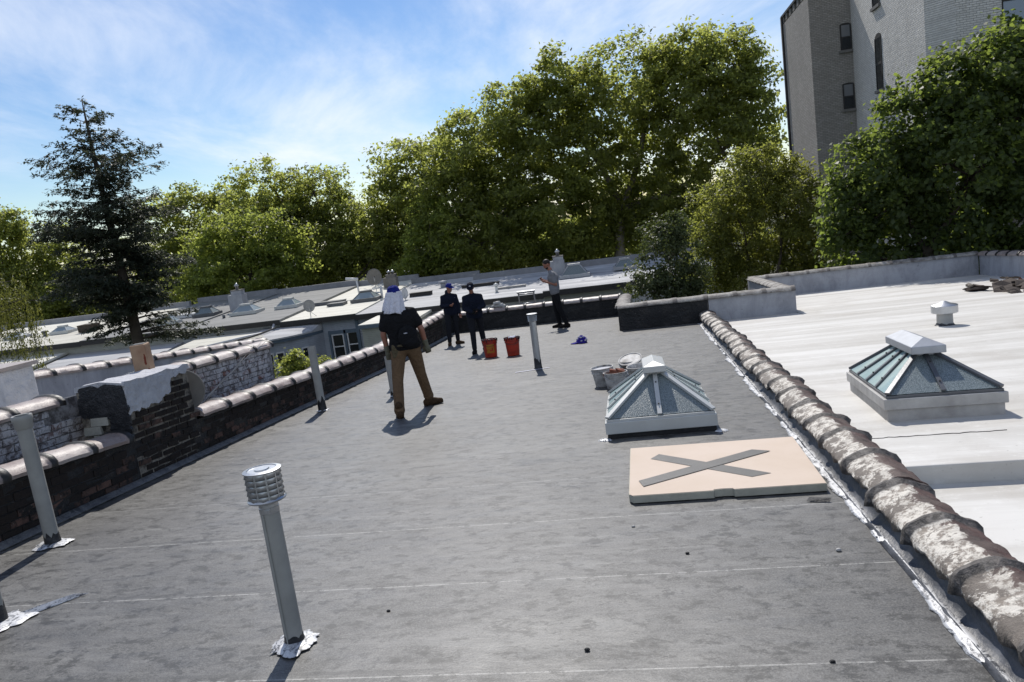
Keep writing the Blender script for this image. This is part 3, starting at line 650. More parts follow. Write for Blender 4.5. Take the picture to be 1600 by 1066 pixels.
fp = thing('clay_flue', 'square tan clay flue pot with rust streaks on the plastered chimney stub', 'flue', (-5.80, 8.02, 0.60), (0.03, -0.02, 0.25))
mb = MB(); w_ = 0.088
mb.extrude([(-w_, -w_, 0), (w_, -w_, 0), (w_, w_, 0), (-w_, w_, 0)], (0, 0, 1), 0.35); bevel(mb.build('pot', 'clay_pot', fp), 0.015)
mb = MB(); mb.extrude([(-w_ + .02, -w_ + .02, 0.348), (w_ - .02, -w_ + .02, 0.348), (w_ - .02, w_ - .02, 0.348), (-w_ + .02, w_ - .02, 0.348)], (0, 0, 1), 0.006); mb.build('flue_opening', 'tar', fp)
for pl, sd_ in (([(0.03, 0.0), (0.085, 0.0), (0.085, 0.07), (0.07, 0.03), (0.05, 0.05)], 2.0), ([(0.050, 0.12), (0.066, 0.12), (0.072, 0.20), (0.062, 0.24), (0.055, 0.19)], 5.0), ([(-0.08, 0.0), (-0.03, 0.0), (-0.05, 0.05)], 7.0)):
    slab(pl, 'y', -w_ + 0.001, 0.004, 'rust_stain', 'rust', fp, 4, 0.012, sd_)
mb = MB(); mb.ell((-0.07, -0.03, 0.0), (0.20, 0.16, 0.05)); tb = mb.build('tar_collar', 'fresh_tar', fp, True)
ld = thing('metal_lid', 'round grey metal lid leaning behind the chimney stub', 'lid', (-5.62, 8.37, 0.28), (rad(86), 0, rad(24)))
mb = MB(); mb.lathe([(0.001, -0.01), (0.25, -0.01), (0.262, 0.0), (0.262, 0.018), (0.25, 0.022), (0.23, 0.014), (0.001, 0.02)], n=36); smooth_by_angle(mb.build('disc', 'stone_sill', ld))
mb = MB(); mb.tube([(-0.05, 0, 0.02), (-0.045, 0, 0.05), (0.045, 0, 0.05), (0.05, 0, 0.02)], [0.007] * 4, 6); mb.build('handle', 'grey_paint', ld)

# ------------------------------------------------------------------ the neighbouring white-washed house on the left
NX = -6.12
nw = thing('row_house', 'low neighbouring house with flaking white brick side wall and white roof edge', 'house', (NX, 0, 0))
mb = MB(); mb.hexa([(-3.2, -2, -8.2), (-0.016, -2, -8.2), (-0.016, 11.7, -8.2), (-3.2, 11.7, -8.2), (-3.2, -2, -0.25), (-0.016, -2, 0.98), (-0.016, 11.7, 0.34), (-3.2, 11.7, -0.45)]); mb.build('wall', 'flaking_mortar', nw)
FB = []
for i in range(5):
    b = MB(); b.box((0, 0, 0), (0.03, 0.198, 0.062), 0, 0.004); FB.append(b.mesh('brick', 'flaking_brick'))
rest = MB(); nb = 0
def ntop(y): return 0.98 - 0.0500 * (y + 2) - (0.0 if y < 9 else 0.0)
for row in range(19):
    y = 1.5 + (row % 2) * 0.105
    while y < 11.55:
        z = ntop(y) - 0.08 - row * 0.074
        if not (6.75 < y < 8.0 and row < 2):
            if 5.4 < y < 11.4 and nb < 298 and row < 13: put('brick', R.choice(FB), nw, (-0.010 + R.uniform(-0.004, 0.005), y, z + R.uniform(-0.003, 0.003)), (-0.05, R.uniform(-0.03, 0.03), R.uniform(-0.02, 0.02))); nb += 1
            else: rest.box((-0.010, y, z), (0.026, 0.196, 0.061), 0, 0.003)
        y += 0.209 + R.uniform(-0.004, 0.004)
stuff(rest.build('brickwork', 'flaking_brick', nw))
def lay_local(parent, p0, p1, kind, step): lay_tiles(parent, p0, p1, kind, step, 0.008)
lay_local(nw, (-0.13, -1.5, ntop(-1.5) + 0.02), (-0.13, 7.0, ntop(7.0) + 0.02), CL, 0.62)
cb = MB()
for k in range(3): cb.tube([(0.02 + .01 * k, 11.6 - .25 * k, ntop(11.5) + .10), (0.05, 10.9 - .3 * k, ntop(11) - .05 - .07 * k), (0.05, 10.0 - .4 * k, ntop(10) - .30 - .12 * k), (0.04, 9.3 - .3 * k, ntop(9.3) - .62 - .1 * k)], [.006] * 4, 5)
cb.build('cable', 'worn_white', nw, True)
lay_local(nw, (-0.13, 8.3, ntop(8.3) + 0.02), (-0.13, 11.7, ntop(11.7) + 0.02), CL, 0.60)
mb = MB()                                            # far parapet of that house, painted white inside
mb.hexa([(-3.25, -2, -1.3), (-2.95, -2, -1.3), (-2.95, 17.2, -2.6), (-3.25, 17.2, -2.6), (-3.25, -2, 1.60), (-2.95, -2, 1.60), (-2.95, 17.2, -0.31), (-3.25, 17.2, -0.31)]); mb.build('far_parapet', 'paint', nw)
lay_local(nw, (-3.1, 3.0, 1.14), (-3.1, 17.2, -0.28), CL, 0.62)
mb = MB(); mb.hexa([(-2.95, -2, 0.1), (-0.26, -2, 0.9), (-0.26, 11.6, 0.22), (-2.95, 11.6, -0.8), (-2.95, -2, 0.25), (-0.26, -2, 1.0), (-0.26, 11.6, 0.30), (-2.95, 11.6, -0.7)]); mb.build('white_roof', 'coating', nw)
mb = MB(); mb.tube([(0.035, 9.35, 0.35), (0.035, 9.35, -3)], [0.028, 0.028], 8); mb.build('downpipe', 'worn_white', nw, True)
wb = thing('roof_block', 'white plastered block standing on the neighbouring roof at the picture edge', 'chimney', (-7.72, 8.0, 0.05))
mb = MB(); mb.box((0, 0, 0.39), (0.52, 0.5, 0.78), 0, 0.015); bevel(mb.build('block', 'plaster', wb), 0.02)
mb = MB(); mb.box((0, 0, 0.80), (0.60, 0.58, 0.05), 0, 0.01); mb.build('capstone', 'clay_coping', wb)

# ------------------------------------------------------------------ vent pipes
def sealant(parent, r, seed, zoff=0.006, name='sealant', mat='silver', sx=1.0, sy=1.0):
    mb = MB(); n = 64; vs_ = [(0, 0, 0.014 + zoff)]; fs = []
    for ring, (rr, z) in enumerate(((0.45, 0.022), (0.8, 0.016), (1.0, 0.0))):
        for k in range(n):
            a = 2 * math.pi * k / n; q = r * rr * (1 + (0.5 * nz3(math.cos(a) * 1.3, math.sin(a) * 1.3, seed) + 0.28 * nz3(math.cos(a) * 4, math.sin(a) * 4, seed + 4)) * (rr > 0.6))
            x = q * math.cos(a) * sx; y = q * math.sin(a) * sy; vs_.append((x, y, z * 0.7 + zoff + S * -y + 0.004 * nz3(x * 30, y * 30, seed)))
    for k in range(n): fs.append((0, 1 + k, 1 + (k + 1) % n))
    for rg in range(2):
        for k in range(n): a = 1 + rg * n + k; b = 1 + rg * n + (k + 1) % n; fs.append((a, a + n, b + n, b))
    mb.add(vs_, fs); return mb.build(name, mat, parent, True)
def tar_foot(parent, r, h, seed, n=22):
    mb = MB(); vs_ = []; fs = []
    for k in range(n):
        a = 2 * math.pi * k / n; hh = h * (1 + 0.7 * nz3(math.cos(a) * 2, math.sin(a) * 2, seed))
        for q, z in ((r * 1.28, 0.004), (r * 1.12, 0.02), (r * 1.045, max(0.02, hh * 0.75)), (r * 1.0 + 0.001, max(0.03, hh))): vs_.append((q * math.cos(a), q * math.sin(a), z))
    for k in range(n):
        for j in range(3): a = k * 4 + j; b = ((k + 1) % n) * 4 + j; fs.append((a, b, b + 1, a + 1))
    mb.add(vs_, fs); mb.build('tar_foot', 'fresh_tar', parent, True)
def louver_cap(t, z0, r, h, mat, cols=10, rows=5):
    mb = MB(); mb.lathe([(r * 0.86, z0), (r * 0.86, z0 + h)], n=cols * 2); mb.build('cap_core', 'grey_paint', t)
    mb = MB(); mb.lathe([(r * 0.6, z0 - 0.004), (r * 1.10, z0 - 0.006), (r * 1.14, z0 + 0.002), (r * 1.06, z0 + 0.010), (r * 0.8, z0 + 0.01)], n=36); smooth_by_angle(mb.build('cap_flange', mat, t), 30)
    mb = MB(); mb.lathe([(r * 0.8, z0 + h - 0.004), (r * 1.10, z0 + h), (r * 1.11, z0 + h + 0.006), (r * 0.86, z0 + h + 0.010), (r * 0.82, z0 + h + 0.006), (r * 0.45, z0 + h + 0.006), (r * 0.42, z0 + h + 0.012), (r * 0.01, z0 + h + 0.012)], n=36); smooth_by_angle(mb.build('cap_lid', mat, t), 25)
    st = MB(); st.box((r * 0.965, 0, z0 + h / 2), (0.010, r * 0.10, h)); stm = st.mesh('cap_strut', mat)
    wd = 2 * math.pi * r / cols * 0.86; lv = MB(); rh = h / rows; vs_ = []; n = 6
    for j in range(n + 1):
        a = -wd / 2 + wd * j / n; bul = math.cos(math.pi * (j / n - 0.5)); vs_ += [(r * 0.99 + 0.0, a, rh * 0.45), (r * 0.99 + 0.008 * bul + 0.001, a, -rh * 0.33), (r * 0.93, a, -rh * 0.36)]
    fs = []
    for j in range(n): a = j * 3; b = a + 3; fs += [(a, b, b + 1, a + 1), (a + 1, b + 1, b + 2, a + 2)]
    lv.add(vs_, fs); lvm = lv.mesh('louver', mat, True)
    for c in range(cols):
        put('cap_strut', stm, t, None, (0, 0, 2 * math.pi * (c + 0.5) / cols))
        for q in range(rows): put('louver', lvm, t, (0, 0, z0 + rh * (q + 0.52)), (0, 0, 2 * math.pi * c / cols))
def pipe(label, x, y, h, r, mat, seal=0.0, kind='hub', seed=1.0, tilt=(0, 0), foot=0.09):
    t = thing('vent_pipe', label, 'vent pipe', (x, y, rz(y) + 0.008), (tilt[0], tilt[1], 0), 'vent pipes on the grey roof')
    mb = MB(); top = h - (0.10 if kind == 'hub' else 0.165 if kind == 'louver' else 0.075)
    n = 28; mb.lathe([(r, -0.05), (r, top)], n=n, cap1=False); smooth_by_angle(mb.build('pipe', mat, t), 50)
    if kind == 'hub':
        mb = MB(); mb.lathe([(r, top - 0.012), (r * 1.18, top), (r * 1.22, top + 0.05), (r * 1.34, top + 0.062), (r * 1.36, top + 0.095), (r * 1.28, top + 0.102), (r * 1.02, top + 0.10), (r * 1.0, top + 0.04)], n=n, cap0=False, cap1=False); smooth_by_angle(mb.build('hub', mat, t), 40)
        mb = MB(); mb.lathe([(0.001, top + 0.045), (r * 1.03, top + 0.045)], n=n, cap0=False, cap1=False); mb.build('opening', 'louver_void', t)
    elif kind == 'louver':
        mb = MB(); mb.lathe([(r * 1.03, top - 0.06), (r * 1.05, top - 0.055), (r * 1.05, top - 0.03), (r * 1.01, top - 0.028), (r * 1.01, top - 0.012), (r * 1.06, top - 0.008), (r * 1.06, top + 0.012)], n=n); smooth_by_angle(mb.build('collar', 'galv', t), 25)
        mb = MB(); mb.box((-r * 0.30, -r * 0.97, top * 0.5 - 0.02), (0.006, 0.012, top - 0.08), 0.3); mb.build('seam', mat, t)
        mb = MB(); mb.box((r * 0.35, -r * 1.02, top - 0.042), (0.022, 0.012, 0.014)); mb.build('clamp', 'galv', t)
        louver_cap(t, top + 0.012, 0.085, 0.145, 'galv')
    elif kind == 'crown':
        mb = MB(); pr = [(r, top - 0.05)]
        for k in range(6): pr += [(r * 1.18, top - 0.045 + k * 0.02), (r * 1.32 + 0.001 * k, top - 0.036 + k * 0.02), (r * 1.14, top - 0.028 + k * 0.02)]
        pr += [(r * 1.5, top + 0.078), (r * 1.5, top + 0.086), (r * 0.9, top + 0.088), (0.001, top + 0.088)]
        mb.lathe(pr, n=n); smooth_by_angle(mb.build('crown', 'galv', t), 25)
    tar_foot(t, r, foot, seed)
    if seal: sealant(t, seal, seed)
    return t
pipe('nearest grey vent pipe with louvered metal cap on a silver sealant patch', -1.945, 3.42, 0.945, 0.0475, 'grey_paint', 0.125, 'louver', 3.0, (0, -0.008), 0.05)
pipe('tall grey cast iron vent pipe with hubbed rim beside the left parapet', -4.91, 5.22, 1.09, 0.056, 'grey_paint', 0.14, 'hub', 7.0, (0, -0.02), 0.09)
pipe('vent pipe cut off by the left picture edge, a sealant smear at its foot', -4.085, 3.80, 0.95, 0.052, 'grey_paint', 0.17, 'hub', 12.0, (0, 0), 0.12)
pipe('plain pale vent pipe standing before the coping, left of the man in khaki trousers', -4.885, 10.58, 1.06, 0.058, 'pale_grey_paint', 0.09, 'plain', 17.0, (0, -0.01), 0.16)
pipe('bright galvanised vent pipe with ribbed crown in the middle of the grey roof', -1.915, 12.95, 0.955, 0.060, 'galv', 0.0, 'crown', 23.0, (0, 0), 0.17)
pipe('short pale vent pipe half hidden by the legs of the man in khaki trousers', -4.02, 11.35, 0.72, 0.045, 'pale_grey_paint', 0.06, 'plain', 27.0, (0, -0.02), 0.07)
pipe('short pale vent pipe just behind the half hidden one, nearer the left parapet', -4.32, 12.2, 0.62, 0.045, 'pale_grey_paint', 0.06, 'plain', 29.0, (0, 0), 0.06)
sm = tag(put('sealant_smear', None), 'silver sealant smeared on the roof from the cut off vent pipe', 'sealant')
mb = MB()
for k in range(6):
    a0 = Vector((-4.08 + 0.02 * k, 3.86 + 0.012 * k, 0)); pts = []
    for j in range(7):
        q = a0 + Vector((0.035 * j + 0.02 * nz3(k, j, 1), 0.055 * j + 0.03 * nz3(k, j, 5) - 0.012 * k, 0)); pts.append((q.x, q.y, rz(q.y) + 0.012))
    mb.tube(pts, [0.003, 0.007, 0.006, 0.008, 0.005, 0.004, 0.002], 5)
mb.build('smear', 'silver', sm)
st = put('chalk_stripe', None); tag(st, 'short white paint stroke on the roof at the foot of the galvanised pipe', 'paint mark')
mb = MB(); a, b = (-2.28, 12.66), (-1.70, 12.90)
mb.add([(a[0], a[1], rz(a[1]) + .012), (b[0], b[1], rz(b[1]) + .012), (b[0] - .02, b[1] + .06, rz(b[1] + .06) + .012), (a[0] - .01, a[1] + .08, rz(a[1] + .08) + .012)], ((0, 1, 2, 3),)); mb.build('stroke', 'print_white', st)

# ------------------------------------------------------------------ skylights on the roofs
def skylight(label, x0, x1, y0, y1, curb, peak, ridge, cap, frame, curbmat, glass_front, glass_side, bars, rot=0.0, group='pyramid skylights', lw=0.034, capmat=None, step=False, end_bars=1):
    cx, cy = (x0 + x1) / 2, (y0 + y1) / 2; hx, hy = (x1 - x0) / 2, (y1 - y0) / 2
    t = thing('skylight', label, 'skylight', (cx, cy, rz(cy) + 0.006), (SL, 0, rot), group)
    mb = MB(); mb.box((0, 0, curb * 0.22), (2 * hx - 0.03, 2 * hy - 0.03, curb * 0.56)); mb.build('curb', 'tar' if not step else curbmat, t)
    mb = MB(); o_ = 0.02 if step else 0.0
    mb.box((0, 0, curb * (0.64 if not step else 0.76)), (2 * hx + o_, 2 * hy + o_, curb * (0.72 if not step else 0.47))); bevel(mb.build('curb_cladding', curbmat, t), 0.006)
    mb = MB(); mb.box((0, 0, curb + 0.012), (2 * hx - 0.03, 2 * hy - 0.03, 0.026)); bevel(mb.build('sill_frame', frame, t), 0.004)
    zb = curb + 0.028; C = [(-hx + .03, -hy + .03), (hx - .03, -hy + .03), (hx - .03, hy - .03), (-hx + .03, hy - .03)]
    rx, ry0, ry1 = ridge[0], ridge[1] - cy, ridge[2] - cy; T = [(-rx, ry0), (rx, ry0), (rx, ry1), (-rx, ry1)]
    P = [Vector((*c, zb)) for c in C] + [Vector((*c, peak)) for c in T]
    for (a, b, c, d, g, nb) in ((0, 1, 5, 4, glass_front, end_bars), (1, 2, 6, 5, glass_side, bars), (2, 3, 7, 6, glass_front, end_bars), (3, 0, 4, 7, glass_side, bars)):
        nrm = (P[b] - P[a]).cross(P[d] - P[a]).normalized(); k = nb + 1
        for i in range(k):
            u0, u1 = i / k, (i + 1) / k; q = [P[a].lerp(P[b], u0), P[a].lerp(P[b], u1), P[d].lerp(P[c], u1), P[d].lerp(P[c], u0)]
            mb = MB(); mb.extrude(q, nrm, 0.006); mb.build('pane', g, t)
        for i in range(1, k):
            u = i / k; p0 = P[a].lerp(P[b], u) + nrm * .010; p1 = P[d].lerp(P[c], u) + nrm * .010
            x = (P[b] - P[a]).normalized() * lw * 0.5; mb = MB(); mb.extrude([p0 - x, p0 + x, p1 + x, p1 - x], nrm, 0.016); gb = mb.build('glazing_bar', frame, t)
            for w_ in (0.22, 0.75):
                pp = p0.lerp(p1, w_) + nrm * 0.016; m2 = MB(); m2.tube([pp, pp + nrm * 0.012], [0.008, 0.007], 7); m2.build('bolt', 'bolt', gb)
    for a, b in ((0, 4), (1, 5), (2, 6), (3, 7)):
        d = (P[b] - P[a]); u = d.cross(Vector((0, 0, 1))).normalized() * lw * 0.62; up_ = u.cross(d).normalized(); up_ = up_ if up_.z > 0 else -up_
        mb = MB(); mb.extrude([P[a] - u + up_ * .002, P[a] + u + up_ * .002, P[b] + u + up_ * .002, P[b] - u + up_ * .002], up_, 0.026); bevel(mb.build('hip_bar', frame, t), 0.004)
    mb = MB(); mb.box((0, (ry0 + ry1) / 2, peak + 0.005), (2 * rx + 0.01, ry1 - ry0 + 0.01, 0.07)); mb.build('cap_neck', capmat or frame, t)
    hw, a0, a1, ch_, rp = cap; a0 -= cy; a1 -= cy; z = peak + 0.03
    mb = MB(); b4 = [(-hw, a0), (hw, a0), (hw, a1), (-hw, a1)]
    vs_ = [(x, y, z) for x, y in b4] + [(x, y, z + ch_) for x, y in b4] + [(0, a0 + hw * 1.0, z + ch_ + rp), (0, a1 - hw * 0.6, z + ch_ + rp)]
    mb.add(vs_, ((0, 3, 2, 1), (0, 1, 5, 4), (1, 2, 6, 5), (2, 3, 7, 6), (3, 0, 4, 7), (4, 5, 8), (5, 6, 9, 8), (6, 7, 9), (7, 4, 8, 9))); bevel(mb.build('ridge_cap', capmat or frame, t), 0.006)
    return t
s1 = skylight('grey metal skylight with green glass coloured pale with sky reflection and hipped cap on the grey roof', -0.515, 0.565, 7.36, 8.86, 0.165, 0.53, (0.075, 7.84, 8.36), (0.115, 7.74, 8.42, 0.062, 0.045), 'sky_frame', 'sky_frame', 'pebbled_glass', 'sky_reflect_glass', 2, 0.02, 'pyramid skylights', 0.044)
for x, y, s_ in ((-0.55, -0.76, 1.0), (0.56, -0.76, 5.0)):
    o = sealant(s1, 0.07, s_, -0.004); o.location = (x, y, 0)
s2 = skylight('weathered skylight with dark steel bars and long grey cap on the white roof', 2.08, 3.07, 7.14, 8.74, 0.21, 0.505, (0.09, 7.64, 8.40), (0.15, 7.52, 8.46, 0.07, 0.07), 'steel_frame', 'worn_white', 'pebbled_glass', 'sky_reflect_glass', 3, -0.05, 'pyramid skylights', 0.04, 'steel_cap', True)

# ------------------------------------------------------------------ the foam board
bd = thing('foam_board', 'pink faced foam insulation board marked with a duct tape cross', 'insulation board', (-0.25, 5.32, rz(5.32) + 0.012), (SL, 0, 0.004))
BX, BY, BT = 1.36, 1.36, 0.055
pl = [(0.03, 0.0), (0.30, 0.0), (0.595, 0.0), (0.605, 0.022), (0.66, 0.030), (0.735, 0.024), (0.74, 0.0), (BX, 0.0), (BX + 0.035, BY), (0.0, BY + 0.02), (0.0, 0.045), (0.012, 0.03)]
mb = MB(); mb.extrude([(x, y, 0) for x, y in pl], (0, 0, 1), BT - 0.004); mb.build('foam_core', 'foam_edge', bd)
mb = MB(); mb.extrude([(x + (0.004 if x < 0.01 else -0.003), y + (0.006 if y < 0.5 else -0.004), BT - 0.004) for x, y in pl], (0, 0, 1), 0.004); mb.build('facing', 'foam_facing', bd)
def tapestrip(p0, p1, w_, z, e0, e1, k=9):
    a, b = Vector((*p0, 0)), Vector((*p1, 0)); d = (b - a).normalized(); n_ = Vector((-d.y, d.x, 0)) * w_ / 2; mb = MB(); rings = []
    for i in range(k):
        t = i / (k - 1); q = a.lerp(b, t); s0 = d * (e0 if i == 0 else e1 if i == k - 1 else 0); zz = z + 0.0012 * nz3(t * 6, z * 100, 4)
        rings.append([tuple(q - n_ + s0 + Vector((0, 0, zz))), tuple(q + n_ - s0 + Vector((0, 0, zz))), tuple(q + n_ - s0 + Vector((0, 0, zz - .0012))), tuple(q - n_ + s0 + Vector((0, 0, zz - .0012)))])
    loft(mb, rings); return mb.build('tape', 'tape', bd)
tapestrip((0.21, 1.03), (0.97, 0.29), 0.145, BT + 0.0030, 0.02, -0.03)
tapestrip((0.09, 0.27), (1.07, 0.97), 0.145, BT + 0.0062, -0.03, 0.03)

# ------------------------------------------------------------------ red buckets
def bucket(label, x, y, h, r, rot, mat, logo, seed, name='bucket', fill=None):
    t = thing(name, label, 'bucket', (x, y, rz(y) + 0.010), (SL, 0, rot))
    mb = MB(); mb.lathe([(0.001, 0.006), (r * 0.82, 0.0), (r * 0.84, 0.01), (r * 0.97, h * 0.72), (r * 1.05, h * 0.73), (r * 1.05, h * 0.76), (r * 0.985, h * 0.765), (r * 0.99, h * 0.84), (r * 1.06, h * 0.85), (r * 1.06, h * 0.875), (r, h * 0.88), (r * 1.01, h * 0.96), (r * 1.07, h * 0.965), (r * 1.07, h), (r * 1.0, h), (r * 0.97, h * 0.9), (r * 0.84, 0.02), (0.001, 0.02)], n=30, cap0=False, cap1=False)
    smooth_by_angle(mb.build('shell', mat, t), 35)
    mb = MB(); mb.lathe([(0.001, h * (fill or 0.86)), (r * 0.97, h * (fill or 0.86))], n=24, cap0=False, cap1=False); mb.build('contents', 'fresh_tar' if mat == 'red_bucket' else 'plaster', t)
    pts = [(r * 1.08 * math.cos(a), -abs(r * 0.42 * math.sin(a)) - r * .35 * math.sin(a), h * 0.90 - 0.10 * math.sin(a)) for a in [math.pi * i / 12 for i in range(13)]]
    pts = [(p[0], -math.sqrt(max(0, (r * 1.09) ** 2 - p[0] ** 2)), p[2]) for p in pts]
    mb = MB(); mb.tube(pts, [0.004] * 13, 6); mb.build('bail', 'bolt' if mat == 'red_bucket' else 'galv', t)
    if logo:
        for nm, pg in (('logo_frame', [(-.085, .10), (.085, .10), (.085, .225), (-.085, .225), (-.085, .205), (.068, .205), (.068, .118), (-.085, .118)]), ('logo_text', [(-.075, .135), (-.02, .13), (-.045, .16), (.03, .165), (.03, .185), (-.08, .19), (-.05, .165)]), ('logo_band', [(-.08, .245), (.08, .25), (.08, .262), (-.08, .257)])):
            mb = MB()
            def w3(u, v, e): rr = (r * 0.84 + (r * 0.13) * (v / (h * 0.72))) + e; a = u / r - math.pi / 2; return (rr * math.cos(a), rr * math.sin(a), v)
            for i in range(len(pg)):
                p, q = pg[i], pg[(i + 1) % len(pg)]; k = max(1, int(abs(p[0] - q[0]) / 0.02))
                for j in range(k):
                    a_ = (p[0] + (q[0] - p[0]) * j / k, p[1] + (q[1] - p[1]) * j / k); b_ = (p[0] + (q[0] - p[0]) * (j + 1) / k, p[1] + (q[1] - p[1]) * (j + 1) / k)
                    dx, dy = b_[0] - a_[0], b_[1] - a_[1]; L_ = math.hypot(dx, dy) or 1; nx, ny = -dy / L_ * .006, dx / L_ * .006
                    mb.add([w3(a_[0] - nx, a_[1] - ny, .003), w3(b_[0] - nx, b_[1] - ny, .003), w3(b_[0] + nx, b_[1] + ny, .003), w3(a_[0] + nx, a_[1] + ny, .003)], ((0, 1, 2, 3),))
            mb.build(nm, 'yellow_print', t)
    if mat == 'red_bucket':                            # tar dribbles over the rim
        mb = MB()
        for k in range(16):
            a = 2 * math.pi * k / 16 + R.uniform(-.1, .1); L_ = R.uniform(.015, .07); ca, sa = math.cos(a), math.sin(a)
            mb.tube([(r * 1.07 * ca, r * 1.07 * sa, h + .004), (r * 1.085 * ca, r * 1.085 * sa, h - L_ * .5), (r * 1.05 * ca, r * 1.05 * sa, h - L_)], [.012, .010, .004], 6)
        mb.tube([(r * 1.04 * math.cos(2 * math.pi * i / 24), r * 1.04 * math.sin(2 * math.pi * i / 24), h + 0.002 * (i % 3)) for i in range(25)], [.009] * 25, 6); mb.build('tar_dribble', 'fresh_tar', t, True)
    return t
bucket('red bucket with yellow print in front of the worker in the dark sweater', -3.23, 15.42, 0.37, 0.150, 0.20, 'red_bucket', True, 1)
b2 = bucket('plain red bucket with white rags inside, right of the printed one', -2.74, 15.32, 0.37, 0.150, 0.1, 'red_bucket', False, 2)
mb = MB()
for k in range(6): mb.ell((R.uniform(-.08, .08), R.uniform(-.06, .08), 0.35 + R.uniform(0, .03)), (R.uniform(.03, .06), .035, .022), 8, 5)
mb.build('rag', 'white_cloth', b2, True)
# white tubs of rubble behind the near skylight
bucket('dirty white tub heaped with broken brick, in front', -0.48, 10.28, 0.22, 0.155, 0.4, 'white_plastic', False, 3, 'tub', 0.80)
bucket('dirty white tub behind and left of the one heaped with broken brick', -0.66, 10.58, 0.26, 0.15, 1.4, 'white_plastic', False, 4, 'tub', 0.9)
bucket('grimy white tub with an open top, nearest the skylight', -0.17, 10.68, 0.22, 0.15, 2.2, 'white_plastic', False, 5, 'tub', 0.6)
bl = thing('plastic_disc', 'flat white lid propped across the rear tubs', 'lid', (-0.28, 11.0, rz(11.0) + 0.27), (rad(16), rad(-12), 0.2))
mb = MB(); mb.lathe([(0.001, 0.0), (0.17, 0.0), (0.175, 0.008), (0.175, 0.022), (0.16, 0.026), (0.15, 0.018), (0.001, 0.018)], n=30, cap0=False, cap1=False); smooth_by_angle(mb.build('disc', 'white_plastic', bl), 30)
rt = bucket('low white tub under the propped lid at the back', -0.30, 11.04, 0.25, 0.145, 0.2, 'white_plastic', False, 6, 'tub', 0.85)
for k, (lb, dx, dy, dz, sz) in enumerate((('long broken red brick lying across the front tub', -0.06, -0.02, 0.19, (.19, .09, .055)), ('brick half leaning on the long broken brick', 0.07, 0.03, 0.205, (.11, .09, .055)), ('small brick chunk at the rear rim of the front tub', -0.03, 0.09, 0.20, (.10, .08, .05)))):
    b = MB(); b.box((0, 0, 0), sz, 0, 0.012); o = b.build('broken_brick', 'rubble'); tag(o, lb, 'brick'); o.location = (-0.48 + dx, 10.28 + dy, rz(10.28) + dz + .02); o.rotation_euler = (R.uniform(-.2, .2), R.uniform(-.25, .25), R.uniform(-.6, .6))

# ------------------------------------------------------------------ blue cap left on the roof
cp = thing('cap', 'blue patterned cap lying on the grey roof right of the pipe', 'cap', (-1.42, 16.35, rz(16.35) + 0.010), (SL, 0, 0.15))
mb = MB(); vs_ = []; fs = []; nu, nv = 20, 8
for j in range(nv + 1):
    t = math.pi / 2 * j / nv
    for i in range(nu):
        a = 2 * math.pi * i / nu; q = 1 + 0.22 * nz3(math.cos(a) * 1.7, math.sin(a) * 1.7, t * 1.9 + 3)
        vs_.append((0.13 * q * math.cos(t) * math.cos(a) + 0.02 * math.sin(t), 0.11 * q * math.cos(t) * math.sin(a), 0.15 * math.sin(t) * (1 + 0.3 * nz3(math.cos(a) * 2, math.sin(a) * 2, 8))))
for j in range(nv):
    for i in range(nu): a, b = j * nu + i, j * nu + (i + 1) % nu; fs.append((a, b, b + nu, a + nu))
mb.add(vs_, fs); mb.build('crown', 'violet_cloth', cp, True)
mb = MB(); rings = []
for i in range(9):
    a = math.pi * (0.72 + 0.56 * i / 8); rings.append([(0.11 * math.cos(a), 0.11 * math.sin(a), 0.03), (0.235 * math.cos(a) * (1 - .04 * abs(i - 4) / 4), 0.16 * math.sin(a), 0.008), (0.235 * math.cos(a), 0.16 * math.sin(a), 0.002), (0.11 * math.cos(a), 0.11 * math.sin(a), 0.018)])
loft(mb, rings); mb.build('brim', 'violet_cloth', cp, True)
mb = MB()
for k in range(7):
    a = R.uniform(3.6, 5.6); t = R.uniform(.3, 1.0); c = Vector((0.145 * math.cos(t) * math.cos(a) + .02, 0.122 * math.cos(t) * math.sin(a), 0.165 * math.sin(t))); mb.ell(c, (R.uniform(.012, .03), .012, .014), 7, 5)
mb.build('pattern_patch', 'print_white', cp, True)

# ------------------------------------------------------------------ ladder over the rear parapet, rag on the coping
la = thing('ladder', 'aluminium ladder leaning on the rear parapet from outside', 'ladder', (-3.60, 23.8, -6.2))
for sx in (-0.24, 0.24):
    mb = MB(); mb.box((sx, 0, 2.93), (0.035, 0.075, 5.86)); mb.build('rail', 'ladder', la)
rg = MB(); rg.tube([(-0.24, 0, 0), (0.24, 0, 0)], [0.018, 0.018], 8); rgm = rg.mesh('rung', 'ladder', True)
for k in range(20): put('rung', rgm, la, (0, 0, 0.12 + 0.298 * k))
mb = MB(); mb.box((0, -0.02, 5.86), (0.56, 0.12, 0.05)); mb.build('top_cap', 'ladder', la)
la.rotation_euler = (rad(7.5), 0, 0.04); la.location = (-3.58, 24.15, -6.2)
rgk = put('rag', None); tag(rgk, 'crumpled pale plastic bag on the rear coping beside the worker in the sweater', 'bag')
mb = MB()
for k in range(6):
    vs0 = len(mb.v); mb.ell((-4.35 + R.uniform(-.16, .16), 22.98 + R.uniform(-.05, .05), rz(22.85) + 0.66 + R.uniform(-.01, .1)), (R.uniform(.08, .15), .07, R.uniform(.04, .08)), 12, 8)
    for i in range(vs0, len(mb.v)): x, y, z = mb.v[i]; d = 0.035 * nz3(x * 14, y * 14 + z * 11, 3); mb.v[i] = (x + d, y + d, z + d)
mb.build('film', 'worn_white', rgk)

